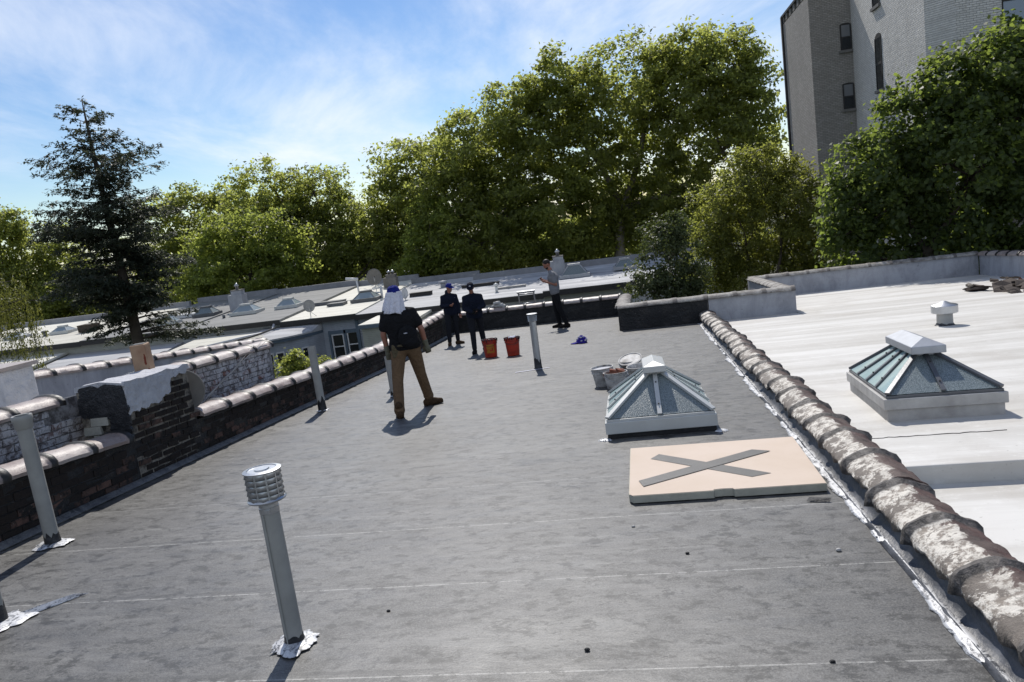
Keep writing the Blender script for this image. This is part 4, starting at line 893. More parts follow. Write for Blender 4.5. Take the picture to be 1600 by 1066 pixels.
# ------------------------------------------------------------------ things on the white roof
mv = thing('roof_vent', 'squat round mushroom vent on the white roof', 'vent', (4.83, 13.50, rz(13.5)))
mb = MB(); mb.lathe([(0.125, -0.02), (0.12, 0.20), (0.12, 0.25)], n=28); smooth_by_angle(mb.build('stem', 'pale_grey_paint', mv))
mb = MB(); mb.lathe([(0.10, 0.225), (0.195, 0.222), (0.20, 0.23), (0.20, 0.345), (0.192, 0.352), (0.10, 0.375), (0.03, 0.41), (0.001, 0.415)], n=32); smooth_by_angle(mb.build('hood', 'galv', mv), 30)
tar_foot(mv, 0.125, 0.05, 41.0)
sb = thing('roof_slab', 'low white coated slab lying on the near part of the white roof', 'slab', (1.56, 5.36, rz(5.36)), (SL, 0, -0.02))
mb = MB(); rings = []
mb.extrude([(0, 0, -0.01)] + [(2.4 * i / 8, 0.004 * nz3(i, 1, 1), -0.01) for i in range(1, 9)] + [(2.4, 0.9, -0.01), (1.6, 0.895, -0.01), (1.2, 0.915, -0.01), (0.7, 0.88, -0.01), (0, 0.86, -0.01)], (0, 0, 1), 0.145); bevel(mb.build('slab_top', 'coating', sb), 0.01)
mb = MB(); mb.tube([(0.02 + 1.0 * i / 24, 0.80 + .02 * nz3(i * .6, 3, 1) + .012 * nz3(i * 2.1, 7, 1) - .02 * i / 24, 0.136) for i in range(25)], [.004 + .003 * abs(nz3(i * .9, 1, 5)) for i in range(25)], 5); mb.build('crack', 'louver_void', sb)
# debris
dbg = thing('debris_pile', 'heap of torn brown roofing felt and rubble by the far side of the white roof', 'debris', (8.6, 18.6, rz(18.6)), (SL, 0, 0.3))
DM = []
for i in range(5):
    b = MB(); rings = []
    for j in range(7): rings.append([(j / 6 - .5 + .06 * nz3(j, i, 1), -.5 + .12 * nz3(j, i, 2), .10 + .22 * nz3(j * .8, i, 3)), (j / 6 - .5, 0, .16 + .25 * nz3(j * .9, i, 6)), (j / 6 - .5 + .06 * nz3(j, i, 4), .5 + .12 * nz3(j, i, 5), .08 + .2 * nz3(j * .7, i, 9)), (j / 6 - .5, .45, 0.0), (j / 6 - .5, -.45, 0.0)])
    loft(b, rings); DM.append(b.mesh('felt_scrap', 'felt'))
for k in range(26):
    x = R.gauss(0, 0.75); y = R.gauss(0, 0.55); o = put('felt_scrap', R.choice(DM), dbg, (x, y, R.uniform(-.02, .12)), (R.uniform(-.3, .3), R.uniform(-.3, .3), R.uniform(0, 6.3))); s_ = R.uniform(.25, .8); o.scale = (s_ * 1.3, s_ * .6, s_ * .55)
for k in range(16):
    b = MB(); b.box((0, 0, 0), (R.uniform(.06, .2), R.uniform(.05, .1), R.uniform(.04, .08)), 0, .012); put('rubble_chunk', b.mesh('rubble_chunk', R.choice(['felt', 'felt', 'mortar', 'felt', 'rubble'])), dbg, (R.gauss(0, .8), R.gauss(0, .5), R.uniform(.03, .2)), (R.uniform(-.6, .6), R.uniform(-.6, .6), R.uniform(0, 6)))
# small litter on the grey roof
for lb, x, y, sz, m in (('tiny black tar crumb on the grey roof, nearest the board', 0.10, 4.35, .022, 'tar'), ('black tar crumb at the chalk line near the right parapet', 0.62, 3.10, .022, 'tar'), ('dark crumb between the near chalk lines', -0.42, 3.26, .024, 'tar'), ('pale pebble by the silver sealant strip', 0.93, 4.28, .028, 'worn_white'), ('pale chip in front of the foam board', -0.22, 4.85, .022, 'worn_white'), ('black crumb right of the nearest pipe foot', -1.55, 3.75, .02, 'tar')):
    b = MB(); b.ell((0, 0, sz * .35), (sz * .6, sz * .45, sz * .35), 8, 5); o = tag(b.build('crumb', m), lb, 'pebble'); o.location = (x, y, rz(y) + .002)
sc_ = put('felt_scrap', None); tag(sc_, 'curled black felt scrap beside the right corner of the foam board', 'scrap')
mb = MB(); mb.add([(0.93, 5.13, rz(5.1) + .012), (1.07, 5.09, rz(5.1) + .012), (1.09, 5.12, rz(5.1) + .03), (0.96, 5.18, rz(5.1) + .02)], ((0, 1, 2, 3),)); mb.build('scrap', 'tar', sc_)

# ------------------------------------------------------------------ the tall apartment building
ab = thing('apartment_building', 'tall stepped brick apartment building behind the maple', 'building', (0, 0, 0))
def prism(poly, z0, z1, name, mat, parent): mb = MB(); mb.extrude([(x, y, z0) for x, y in poly], (0, 0, 1), z1 - z0); return mb.build(name, mat, parent)
prism([(8.94, 40.0), (10.86, 40.0), (10.86, 46.3), (8.94, 46.3)], -8.2, 10.4, 'rear_wing', 'tan_brick', ab)
prism([(8.99, 40.05), (10.86, 40.05), (10.86, 46.25), (8.99, 46.25)], 10.4, 10.45, 'roof', 'dark_trim', ab)
for k in range(13):
    if k % 2 == 0: prism([(8.94, 40.1 + k * .48), (9.2, 40.1 + k * .48), (9.2, 40.5 + k * .48), (8.94, 40.5 + k * .48)], 10.45, 10.78, 'merlon', 'stone_sill', ab)
prism([(8.90, 39.96), (9.24, 39.96), (9.24, 46.4), (8.90, 46.4)], 10.78, 10.90, 'parapet_coping', 'dark_trim', ab)
prism([(10.80, 30.90), (11.55, 30.15), (13.0, 30.15), (13.0, 46.0), (10.80, 46.0)], -8.2, 16.0, 'stair_wing', 'sunlit_brick', ab)
prism([(11.60, 30.20), (30.0, 30.20), (30.0, 45.0), (11.60, 45.0)], -8.2, 15.8, 'main_block', 'tan_brick', ab)
def bwin(cx, cy, z0, z1, wd, axis, arch, panes, parent, blind=False):
    """window set in a wall; axis 'y': wall faces -Y, 'x': wall faces -X"""
    def P(u, d, z): return (cx + u, cy - d, z) if axis == 'y' else (cx - d, cy - u, z)
    def bx(name, u0, u1, d0, d1, a, b, mat, par): mb = MB(); mb.hexa([P(u0, d1, a), P(u1, d1, a), P(u1, d0, a), P(u0, d0, a), P(u0, d1, b), P(u1, d1, b), P(u1, d0, b), P(u0, d0, b)]); return mb.build(name, mat, par)
    h = z1 - z0; hw = wd / 2
    mb = MB(); pts = [(-hw, z0), (hw, z0), (hw, z1)] + ([(hw * math.cos(a), z1 + arch * math.sin(a)) for a in [math.pi * i / 8 for i in range(1, 8)]] if arch else []) + [(-hw, z1)]
    mb.extrude([P(u, 0.0, z) for u, z in pts], Vector(P(0, 1, 0)) - Vector(P(0, 0, 0)), 0.010); f = mb.build('window', 'dark_trim', parent)
    e = 0.06
    bx('sash', -hw + e * .5, hw - e * .5, .010, .030, z0 + h * .48, z0 + h * .53, 'dark_trim', f); bx('pane', -hw + e, hw - e, .010, .020, z0 + h * .53, z1 - e * .3, 'blind_glass' if blind else panes, f); bx('pane', -hw + e, hw - e, .010, .016, z0 + e, z0 + h * .48, panes, f)
    bx('sill', -hw - .10, hw + .10, .0, .10, z0 - .12, z0, 'stone_sill', f)
    bx('frame', -hw, -hw + e, .010, .035, z0, z1, 'dark_trim', f); bx('frame', hw - e, hw, .010, .035, z0, z1, 'dark_trim', f)
bwin(10.52, 40.0, 7.68, 8.82, 0.50, 'y', 0.07, 'dark_glass', ab, True); bwin(10.50, 40.0, 4.98, 6.12, 0.52, 'y', 0.07, 'dark_glass', ab, True)
bwin(10.80, 36.2, 5.30, 7.42, 0.86, 'x', 0.18, 'dark_glass', ab); bwin(10.80, 36.2, 8.70, 10.8, 0.95, 'x', 0.18, 'dark_glass', ab)
bwin(13.55, 30.2, 5.9, 8.2, 1.10, 'y', 0, 'pale_glass', ab, False)
bwin(16.4, 30.2, 5.9, 8.2, 1.10, 'y', 0, 'pale_glass', ab, False)
mb = MB(); mb.tube([(8.88, 46.1, 10.8), (8.88, 46.1, -8)], [0.07, 0.07], 8); mb.build('downpipe', 'dark_trim', ab, True)

# ------------------------------------------------------------------ the row of houses across the yards
FY0 = 46.0
def fz(y, dz): return -2.5 + 0.05 * (y - FY0) + dz
def far_house(label, x0, x1, dz, roofm, wallm, y1, wins=(), trim='dark_trim', cornice=True):
    t = thing('row_house', label, 'house', ((x0 + x1) / 2, FY0, -8.2), (0, 0, 0), 'row houses across the yards'); ox, oy, oz = (x0 + x1) / 2, FY0, -8.2
    L = lambda p: (p[0] - ox, p[1] - oy, p[2] - oz)
    mb = MB(); a, b = fz(FY0, dz) - 0.16, fz(y1, dz) - 0.16
    mb.hexa([L(p) for p in ((x0, FY0, -8.2), (x1, FY0, -8.2), (x1, y1, -8.2), (x0, y1, -8.2), (x0, FY0, a), (x1, FY0, a), (x1, y1, b), (x0, y1, b))]); mb.build('wall', wallm, t)
    mb = MB(); a, b = fz(FY0, dz), fz(y1, dz); y0 = FY0 - 0.35; a = fz(y0, dz)
    mb.hexa([L(p) for p in ((x0 - .02, y0, a - .16), (x1 + .02, y0, a - .16), (x1 + .02, y1, b - .16), (x0 - .02, y1, b - .16), (x0 - .02, y0, a), (x1 + .02, y0, a), (x1 + .02, y1, b), (x0 - .02, y1, b))]); rf = mb.build('roof', roofm, t)
    mb = MB(); mb.hexa([L(p) for p in ((x0, y0 - .05, a - .34), (x1, y0 - .05, a - .34), (x1, y0 + .1, a - .34), (x0, y0 + .1, a - .34), (x0, y0 - .05, a - .02), (x1, y0 - .05, a - .02), (x1, y0 - .001, a - .02), (x0, y0 - .001, a - .02))]); mb.build('gutter', trim, t)
    if cornice:
        mb = MB(); mb.hexa([L(p) for p in ((x0, y1, b - 1), (x1, y1, b - 1), (x1, y1 + .3, b - 1), (x0, y1 + .3, b - 1), (x0, y1, b + .42), (x1, y1, b + .42), (x1, y1 + .3, b + .42), (x0, y1 + .3, b + .42))]); mb.build('front_parapet', 'cornice_grey', t)
    for (wx, z0, z1, wd) in wins:
        mb = MB(); e = .07
        for (u0, u1, v0, v1) in ((wx - wd / 2, wx - wd / 2 + e, z0, z1), (wx + wd / 2 - e, wx + wd / 2, z0, z1), (wx - wd / 2 + e, wx + wd / 2 - e, z1 - e, z1), (wx - wd / 2 + e, wx + wd / 2 - e, z0, z0 + e), (wx - wd / 2 + e, wx + wd / 2 - e, (z0 + z1) / 2 - e / 2, (z0 + z1) / 2 + e / 2)):
            mb.box(L(((u0 + u1) / 2, FY0 - .04, (v0 + v1) / 2)), (u1 - u0, .10, v1 - v0))
        f = mb.build('window', 'white_trim', t); mb = MB(); mb.box(L((wx, FY0 - .012, (z0 + z1) / 2)), (wd - .1, .03, z1 - z0 - .1)); mb.build('pane', 'dark_glass', f)
        mb = MB(); mb.box(L((wx, FY0 - .06, z0 - .05)), (wd + .16, .18, .09)); mb.build('sill', 'white_trim', f)
    return t
XB = [-62.0, -53.5, -44.6, -37.4, -30.1, -22.96, -17.84, -12.33, -5.9, -0.67, 4.6]
H = [('cream roofed house at the picture edge behind the willow', .12, 'tan_roof', 'cream_siding', 57.0), ('cream roofed house left of the conifer trunk', .06, 'cream_roof', 'cream_siding', 58.0),
     ('house with a pale roof directly behind the conifer trunk', .08, 'tan_roof', 'cream_siding', 59.0), ('grey roofed house right of the conifer with tan siding', .12, 'grey_roof', 'cream_siding', 60.3),
     ('grey roofed house carrying the painted chimney', .03, 'grey_roof', 'white_siding', 60.3), ('house with the brightest cream roof and two tall sash windows', -.12, 'cream_roof', 'grey_siding', 60.6),
     ('pale grey roofed house behind the man with the neck cloth', -.20, 'silver_roof', 'grey_siding', 58.5), ('house with roof coloured in tree-shade dapple behind the two workers in dark tops', -.16, 'dappled_shade_roof', 'white_siding', 56.0),
     ('house with sage siding behind the man in the grey shirt', -.06, 'dappled_shade_roof', 'sage_siding', 55.4), ('last house of the row with stained wall, half hidden by the glossy bush', 0.0, 'dappled_shade_roof', 'white_siding', 55.0)]
FH = []
for i, (lb, dz, rm, wm, y1) in enumerate(H):
    wins = ()
    if i == 5: wins = ((-19.36, -5.46, -3.85, 0.80), (-18.32, -5.40, -3.78, 0.80))
    elif i == 6: wins = ((-16.2, -6.0, -4.5, .9), (-14.2, -6.0, -4.5, .9))
    elif i in (3, 4): wins = ((XB[i] + 2, -6.2, -4.7, .9), (XB[i] + 5, -6.2, -4.7, .9))
    FH.append(far_house(lb, XB[i], XB[i + 1], dz, rm, wm, y1, wins, 'dark_trim'))
# blue trim and corner boards of the house with the sash windows
t = FH[5]; ox = (XB[5] + XB[6]) / 2
for (a, b, z0, z1) in ((-19.95, -19.82, -5.7, -3.6), (-18.92, -18.78, -5.7, -3.6), (-18.06, -17.86, -8.2, -2.9), (-19.82, -18.06, -3.84, -3.62)):
    mb = MB(); mb.box(((a + b) / 2 - ox, -.05, (z0 + z1) / 2 + 8.2), (b - a, .12, z1 - z0)); mb.build('trim_board', 'blue_trim', t)
# curved bay and lower extensions towards the yard
def extension(label, x0, x1, y0, y1, ztop0, ztop1, roofm, wallm, wins=(), skew=0.0):
    t = thing('rear_extension', label, 'house extension', ((x0 + x1) / 2, y0, -8.2)); ox, oy, oz = (x0 + x1) / 2, y0, -8.2; L = lambda x, y, z: (x - ox, y - oy, z - oz)
    mb = MB(); mb.hexa([L(x0, y0, -8.2), L(x1, y0 + skew, -8.2), L(x1, y1, -8.2), L(x0, y1, -8.2), L(x0, y0, ztop0 - .15), L(x1, y0 + skew, ztop0 - .15), L(x1, y1, ztop1 - .15), L(x0, y1, ztop1 - .15)]); mb.build('wall', wallm, t)
    mb = MB(); q = .22; mb.hexa([L(x0 - .1, y0 - q, ztop0 - .15), L(x1 + .1, y0 + skew - q, ztop0 - .15), L(x1 + .1, y1, ztop1 - .15), L(x0 - .1, y1, ztop1 - .15), L(x0 - .1, y0 - q, ztop0), L(x1 + .1, y0 + skew - q, ztop0), L(x1 + .1, y1, ztop1), L(x0 - .1, y1, ztop1)]); mb.build('roof', roofm, t)
    mb = MB(); mb.hexa([L(x0 - .1, y0 - q - .06, ztop0 - .24), L(x1 + .1, y0 + skew - q - .06, ztop0 - .24), L(x1 + .1, y0 + skew - q + .04, ztop0 - .24), L(x0 - .1, y0 - q + .04, ztop0 - .24), L(x0 - .1, y0 - q - .06, ztop0 - .03), L(x1 + .1, y0 + skew - q - .06, ztop0 - .03), L(x1 + .1, y0 + skew - q - .002, ztop0 - .03), L(x0 - .1, y0 - q - .002, ztop0 - .03)]); mb.build('gutter', 'blue_trim', t)
    for (wx, z0, z1, wd) in wins:
        yy = y0 + skew * (wx - x0) / (x1 - x0); mb = MB(); e = .06
        for (u0, u1, v0, v1) in ((wx - wd / 2, wx - wd / 2 + e, z0, z1), (wx + wd / 2 - e, wx + wd / 2, z0, z1), (wx - wd / 2 + e, wx + wd / 2 - e, z1 - e, z1), (wx - wd / 2 + e, wx + wd / 2 - e, z0, z0 + e), (wx - wd / 2 + e, wx + wd / 2 - e, (z0 + z1) / 2 - e / 2, (z0 + z1) / 2 + e / 2)): mb.box(L((u0 + u1) / 2, yy - .05, (v0 + v1) / 2), (u1 - u0, .12, v1 - v0))
        f = mb.build('window', 'white_trim', t); mb = MB(); mb.box(L(wx, yy - .02, (z0 + z1) / 2), (wd - .1, .06, z1 - z0 - .1)); mb.build('pane', 'dark_glass', f)
    return t
bay = thing('bay_extension', 'curved bay with a pale low roof beside the house with two sash windows', 'house extension', (-22.6, 46.0, -8.2))
def arc(k, r0, dz): # bay outline: quarter curve bulging towards the yard
    return [(-1.7 + 4.0 * i / 14, -2.9 * math.sin(math.pi * (0.30 + 0.70 * i / 14)) ** 0.7 * r0, dz) for i in range(15)]
mb = MB(); a0 = arc(0, 1.0, 0.0); mb.extrude([*a0, (2.3, 0.3, 0), (-1.7, 0.3, 0)], (0, 0, 1), 4.55); mb.build('wall', 'grey_siding', bay)
mb = MB(); mb.extrude([*[(x - .02, y * 1.09 - .12, 4.55) for x, y, z in a0], (2.35, 0.3, 4.55), (-1.8, 0.3, 4.55)], (0, 0, 1), 0.18); mb.build('fascia', 'blue_trim', bay)
mb = MB(); loft(mb, [[(x - .02, y * 1.11 - .16, 4.735), (x - .02, y * 1.11 - .16, 4.83), (x, 0.0, 5.22), (x, 0.05, 5.12)] for x, y, z in a0]); mb.build('roof', 'silver_roof', bay)
for i in (5, 7, 9, 11):
    p = Vector(a0[i]); q = Vector(a0[i + 1]); d = (q - p).normalized(); n_ = Vector((d.y, -d.x, 0)); c = (p + q) / 2 + n_ * 0.03; mb = MB()
    mb.box((c.x, c.y, 3.2), (0.50, 0.06, 1.5), math.atan2(d.y, d.x)); f = mb.build('window', 'white_trim', bay); c = c + n_ * 0.03; m2 = MB(); m2.box((c.x, c.y, 3.58), (0.36, 0.03, 0.58), math.atan2(d.y, d.x)); m2.box((c.x, c.y, 2.86), (0.36, 0.03, 0.66), math.atan2(d.y, d.x)); m2.build('pane', 'dark_glass', f)
extension('low extension with tan flat roof below the grey roofed house', -28.6, -23.4, 40.5, 46.1, -3.45, -3.05, 'tan_roof', 'white_siding', (), 0.6)
extension('low flat roofed shed wing behind the conifer foot', -38.5, -30.2, 41.0, 46.1, -3.9, -3.25, 'silver_roof', 'cream_siding')
extension('pale green boxy extension with a light flat roof beside the man in black', -16.25, -13.0, 42.2, 46.1, -2.98, -2.90, 'cream_roof', 'sage_siding')
extension('wide low wing under the willow with cream roof', -50.0, -38.8, 41.5, 46.1, -3.55, -3.05, 'cream_roof', 'cream_siding')
extension('weathered rear wing with cluttered roof left of the rear parapet corner', -13.9, -8.2, 38.0, 46.1, -4.2, -3.6, 'tan_roof', 'white_siding')
gp = put('gutter_pipe', None); tag(gp, 'long white drain pipe lying down the tan extension roof', 'drain pipe')
mb = MB(); mb.tube([(-23.35, 45.6, -2.75), (-23.35, 45.2, -3.12), (-24.2, 43.6, -3.10), (-26.4, 41.2, -3.28)], [0.08] * 4, 8); mb.build('pipe', 'white_trim', gp, True)
mb = MB(); mb.tube([(-23.1, 45.2, -2.95), (-23.9, 43.4, -3.14), (-25.0, 42.2, -3.24)], [0.045] * 3, 6); mb.build('branch_pipe', 'dark_trim', gp, True)
# things on the far roofs
def on(x, y, i): return fz(y, H[i][1])
def chimney(label, x, y, i, w_, h, mat, pots=1):
    t = thing('chimney', label, 'chimney', (x, y, on(x, y, i) - .05), (0, 0, 0.1)); mb = MB(); mb.box((0, 0, h * .36), (w_, w_ * .9, h * .72)); mb.build('stack', mat, t)
    mb = MB(); mb.box((.08, 0, h * .80), (w_ * .72, w_ * .7, h * .16 + .02), 0, .01); mb.build('shoulder', mat, t); mb = MB(); mb.box((.08, 0, h * .9), (w_ * .78, w_ * .76, .06)); mb.build('cap_course', 'stone_sill', t)
    for k in range(pots): mb = MB(); mb.lathe([(.10, h * .9), (.11, h * 1.06), (.20, h * 1.08), (.02, h * 1.2)], ((k - (pots - 1) / 2) * .3 + .08, 0, 0), 12); mb.build('pot', 'galv', t, True)
chimney('white painted chimney with metal hood on the grey roof', -29.4, 52.6, 4, 1.05, 1.75, 'paint', 1)
chimney('white chimney directly behind the man in the grey shirt', -5.45, 51.4, 8, 0.95, 1.6, 'paint', 1)
chimney('dark squat chimney behind the round grey dish', -19.1, 57.3, 5, 1.0, 1.15, 'stone_sill', 2)
def dish(label, x, y, i, r, zup, face, mat):
    t = thing('satellite_dish', label, 'satellite dish', (x, y, on(x, y, i)), (0, 0, face)); mb = MB(); mb.tube([(0, 0, 0), (0, 0, zup - .1)], [.025] * 2, 7); mb.tube([(.35, .25, 0), (0, 0, zup * .5)], [.015] * 2, 6); mb.build('mast', 'galv', t)
    mb = MB(); n = 24; vs_ = []; fs = []
    for q in range(5):
        for k in range(n): a = 2 * math.pi * k / n; rr = r * (q + .2) / 4.2; vs_.append((rr * math.cos(a) * .92, -.08 - .35 * rr * rr * 1.2 + .1, zup + rr * math.sin(a)))
    b0 = len(vs_); vs_ += [(x_, y_ + .025, z_) for x_, y_, z_ in vs_]
    for q in range(4):
        for k in range(n): a, b = q * n + k, q * n + (k + 1) % n; fs += [(a, b, b + n, a + n), (b0 + a, b0 + a + n, b0 + b + n, b0 + b)]
    fs.append(tuple(range(n))); fs.append(tuple(range(b0 + n - 1, b0 - 1, -1)))
    for k in range(n): a, b = 4 * n + k, 4 * n + (k + 1) % n; fs.append((a, b, b0 + b, b0 + a))
    mb.add(vs_, fs); mb.build('reflector', mat, t, True); mb = MB(); mb.tube([(0, .0, zup - r * .9), (0, -.45, zup - .05)], [.015] * 2, 6); mb.build('feed_arm', 'galv', t)
dish('pale satellite dish on the eave of the brightest cream roof', -21.0, 46.1, 5, .40, .75, .35, 'worn_white')
dish('large grey satellite dish standing at the front parapet, before the trees', -19.9, 56.0, 5, .62, 1.10, .2, 'stone_sill')
dish('white dish half hidden by the head of the man with the neck cloth', -15.75, 49.7, 6, .36, .45, 1.2, 'white_trim')
def far_sky(label, x, y, i, w_, d_, h, frame, glass):
    t = thing('skylight', label, 'skylight', (x, y, on(x, y, i)), (0, 0, .05), 'small skylights on the far roofs'); mb = MB(); mb.box((0, 0, .10), (w_, d_, .22)); mb.build('curb', frame, t)
    w_ *= .82; d_ *= .85; B = [(-w_ / 2, -d_ / 2, .21), (w_ / 2, -d_ / 2, .21), (w_ / 2, d_ / 2, .21), (-w_ / 2, d_ / 2, .21)]; k = .22; T_ = [(-w_ * k, -d_ * .12, h), (w_ * k, -d_ * .12, h), (w_ * k, d_ * .12, h), (-w_ * k, d_ * .12, h)]
    for a, b in ((0, 1), (1, 2), (2, 3), (3, 0)): mb = MB(); mb.add([B[a], B[b], T_[b], T_[a]], ((0, 1, 2, 3),)); mb.build('pane', glass, t)
    for a in range(4): mb = MB(); mb.tube([B[a], T_[a]], [.03, .03], 5); mb.build('hip_bar', frame, t)
    mb = MB(); mb.box((0, 0, h + .03), (w_ * k * 2 + .1, d_ * .24 + .12, .12)); mb.build('ridge_cap', frame, t)
FS = [('dark framed skylight left of the painted chimney', -31.2, 51.2, 3, 1.7, 1.3, .6, 'steel_frame', 'pebbled_glass'), ('pale skylight at the foot of the painted chimney', -27.7, 50.5, 4, 2.0, 1.5, .62, 'sky_frame', 'roof_glass'), ('light skylight left of the pale satellite dish', -24.8, 51.2, 4, 1.7, 1.4, .6, 'sky_frame', 'roof_glass'),
      ('dark boxy skylight on the brightest cream roof', -19.0, 51.2, 5, 1.9, 1.6, .62, 'steel_frame', 'roof_glass'), ('grey skylight right of the man in the grey shirt', -4.3, 50.6, 8, 2.0, 1.5, .78, 'steel_cap', 'pebbled_glass'), ('small bright skylight seen past the conifer branches', -32.8, 48.9, 3, 1.4, 1.1, .6, 'sky_frame', 'roof_glass'),
      ('skylight on the cream roof left of the conifer', -43.0, 51.1, 2, 1.5, 1.2, .5, 'sky_frame', 'roof_glass'), ('low skylight beside the willow strands', -47.0, 51.1, 1, 1.5, 1.2, .42, 'steel_cap', 'roof_glass'), ('skylight at the end of the dappled roofs beside the bush', -1.0, 51.3, 9, 1.6, 1.3, .62, 'steel_cap', 'pebbled_glass')]
for a in FS: far_sky(*a)
def far_vent(label, x, y, i, h, r, mat='galv', head=True):
    t = thing('roof_vent', label, 'vent', (x, y, on(x, y, i) - .02)); mb = MB(); mb.lathe([(r, 0), (r, h * .7)], n=10); mb.build('stem', mat, t, True)
    if head: mb = MB(); mb.lathe([(r * 1.6, h * .66), (r * 1.7, h * .9), (r * .3, h)], n=10); mb.build('hood', mat, t, True)
far_vent('small dark roof vent on the cream roof left of the conifer', -44.1, 50.5, 2, .45, .15, 'steel_frame'); far_vent('little pale vent behind the two workers in dark tops', -9.2, 48.3, 7, .6, .09, 'white_metal'); far_vent('slim white post on the brightest cream roof behind the neck cloth', -18.0, 51.6, 5, 1.25, .09, 'white_trim', False)
far_vent('bluish cone vent near the front parapet between the workers and the neck cloth', -14.2, 54.2, 6, .5, .2, 'paint'); far_vent('short vent on the grey roof left of the pale skylight', -28.9, 49.4, 4, .35, .1, 'steel_frame', False)
gl = thing('roof_lamp', 'bent white flue with a flat arm on the brightest cream roof', 'flue', (-20.4, 53.6, on(0, 53.6, 5))); mb = MB(); mb.tube([(0, 0, 0), (-.05, 0, 1.3)], [.07, .07], 8); mb.build('mast', 'white_trim', gl, True); mb = MB(); mb.tube([(.06, 0, 1.3), (-.85, 0, 1.42)], [.10, .10], 8); mb.build('arm', 'white_trim', gl, True)
for lb, x, y, i, sx, sy, sz, m in (('flat dark roof hatch right of the light skylight', -22.0, 51.6, 5, 2.3, .8, .16, 'steel_frame'), ('white roof hatch left of the dark framed skylight', -33.0, 51.6, 3, 1.6, 1.0, .22, 'white_trim'), ('low dark hatch left of the boxy skylight', -20.9, 50.4, 5, 1.2, .8, .15, 'steel_frame'), ('long dark timber lying on the dappled roof', -11.0, 52.0, 7, 2.6, .25, .16, 'dark_trim'), ('pale board on the dappled roof behind the two workers', -8.4, 49.5, 7, 1.8, .5, .08, 'worn_white'), ('heap of dark roofing scraps behind the neck cloth', -15.0, 51.0, 6, 1.5, .5, .22, 'dark_trim'), ('brown timber box below the conifer branches', -40.2, 50.3, 2, 1.2, .9, .5, 'bark')):
    t = thing('roof_hatch' if 'hatch' in lb else 'timber' if 'timber' in lb else 'scrap_heap' if 'heap' in lb else 'board', lb, 'hatch' if 'hatch' in lb else 'clutter', (x, y, on(x, y, i))); mb = MB(); mb.box((0, 0, sz / 2), (sx, sy, sz), 0, .02); mb.build('body', m, t); mb = MB(); mb.box((0, 0, sz + .02), (sx * 1.04, sy * 1.06, .05), 0, .01); mb.build('cover', m, t)
rbk = thing('distant_building', 'grey house front with pale cornice between the street trees', 'building', (-24.3, 85.0, -8.2))
mb = MB(); mb.box((0, 3, 2.9), (7.6, 6, 5.8)); mb.build('wall', 'sage_siding', rbk); mb = MB(); mb.box((.9, 2.8, 6.05), (4.6, 6.2, .5)); mb.build('attic', 'sage_siding', rbk); mb = MB(); mb.box((.9, 2.7, 6.38), (4.9, 6.5, .16)); mb.build('cornice', 'worn_white', rbk); mb = MB(); mb.box((-.5, -.02, 4.4), (6.4, .1, 1.2)); mb.build('shop_front', 'dark_trim', rbk)

# ------------------------------------------------------------------ trees
RN = np.random.default_rng(5)
def leaf_mesh(name, P, Nn, size, mat, aspect=0.55, along=None):
    """kite-shaped leaves: P points, Nn normals (k,3), size (k,)"""
    k = len(P); a = RN.normal(size=(k, 3)) if along is None else along
    u = a - (a * Nn).sum(1, keepdims=True) * Nn; u /= np.linalg.norm(u, axis=1, keepdims=True) + 1e-9
    v = np.cross(Nn, u); s = size[:, None]; fold = (RN.uniform(-.35, .15, k)[:, None]) * Nn
    V = np.empty((k, 4, 3)); V[:, 0] = P - u * s * .5; V[:, 1] = P + v * s * aspect * .5 + fold * s * .5; V[:, 2] = P + u * s * .5 - Nn * s * .12; V[:, 3] = P - v * s * aspect * .5 + fold * s * .5
    me = bpy.data.meshes.new(name); me.vertices.add(4 * k); me.vertices.foreach_set('co', V.reshape(-1)); me.loops.add(4 * k); me.polygons.add(k)
    me.loops.foreach_set('vertex_index', np.arange(4 * k, dtype=np.int32)); me.polygons.foreach_set('loop_start', np.arange(0, 4 * k, 4, dtype=np.int32)); me.polygons.foreach_set('loop_total', np.full(k, 4, dtype=np.int32))
    me.materials.append(M[mat]); me.update(); me.validate(); return me
LAI = 0.78
def unit(n): d = RN.normal(size=(n, 3)); return d / np.linalg.norm(d, axis=1, keepdims=True)
def crown_points(lobes, dens, clump, size, flat=0.6, shell=0.55, ysp=0.55):
    """leaves in clumps over the surface and inside of uneven lobes"""
    P, Nn, CL_ = [], [], []
    for (cx, cy, cz, rx, ry, rz_) in lobes:
        cy = cy + RN.uniform(-ysp, ysp) * ry; r = np.array([rx, ry, rz_]); area = 12.57 * ((rx * ry) ** 1.6 / 3 + (rx * rz_) ** 1.6 / 3 + (ry * rz_) ** 1.6 / 3) ** (1 / 1.6)
        nc = max(6, int(area / (clump * clump * 1.5))); d = unit(nc); q = 1 - (1 - shell) * RN.random(nc) ** 1.5; bump = 1 + 0.16 * np.sin(d[:, 0] * 5 + cx) * np.cos(d[:, 2] * 6 + cz)
        C = np.array([cx, cy, cz]) + d * r * (q * bump * RN.uniform(.86, 1.10, nc))[:, None]; CL_.append(C)
        nl = RN.poisson(LAI * dens * area / (0.36 * size * size) / nc, nc) + 2; idx = np.repeat(np.arange(nc), nl); m = len(idx)
        cs = clump * RN.uniform(.55, 1.25, nc)
        off = RN.normal(size=(m, 3)) * np.array([.42, .42, .42 * flat]) * cs[idx][:, None]
        n_ = d[idx] * .55 + np.array([0, 0, .55]) + RN.normal(size=(m, 3)) * .62; n_ /= np.linalg.norm(n_, axis=1, keepdims=True)
        P.append(C[idx] + off); Nn.append(n_)
    return np.concatenate(P), np.concatenate(Nn), CL_
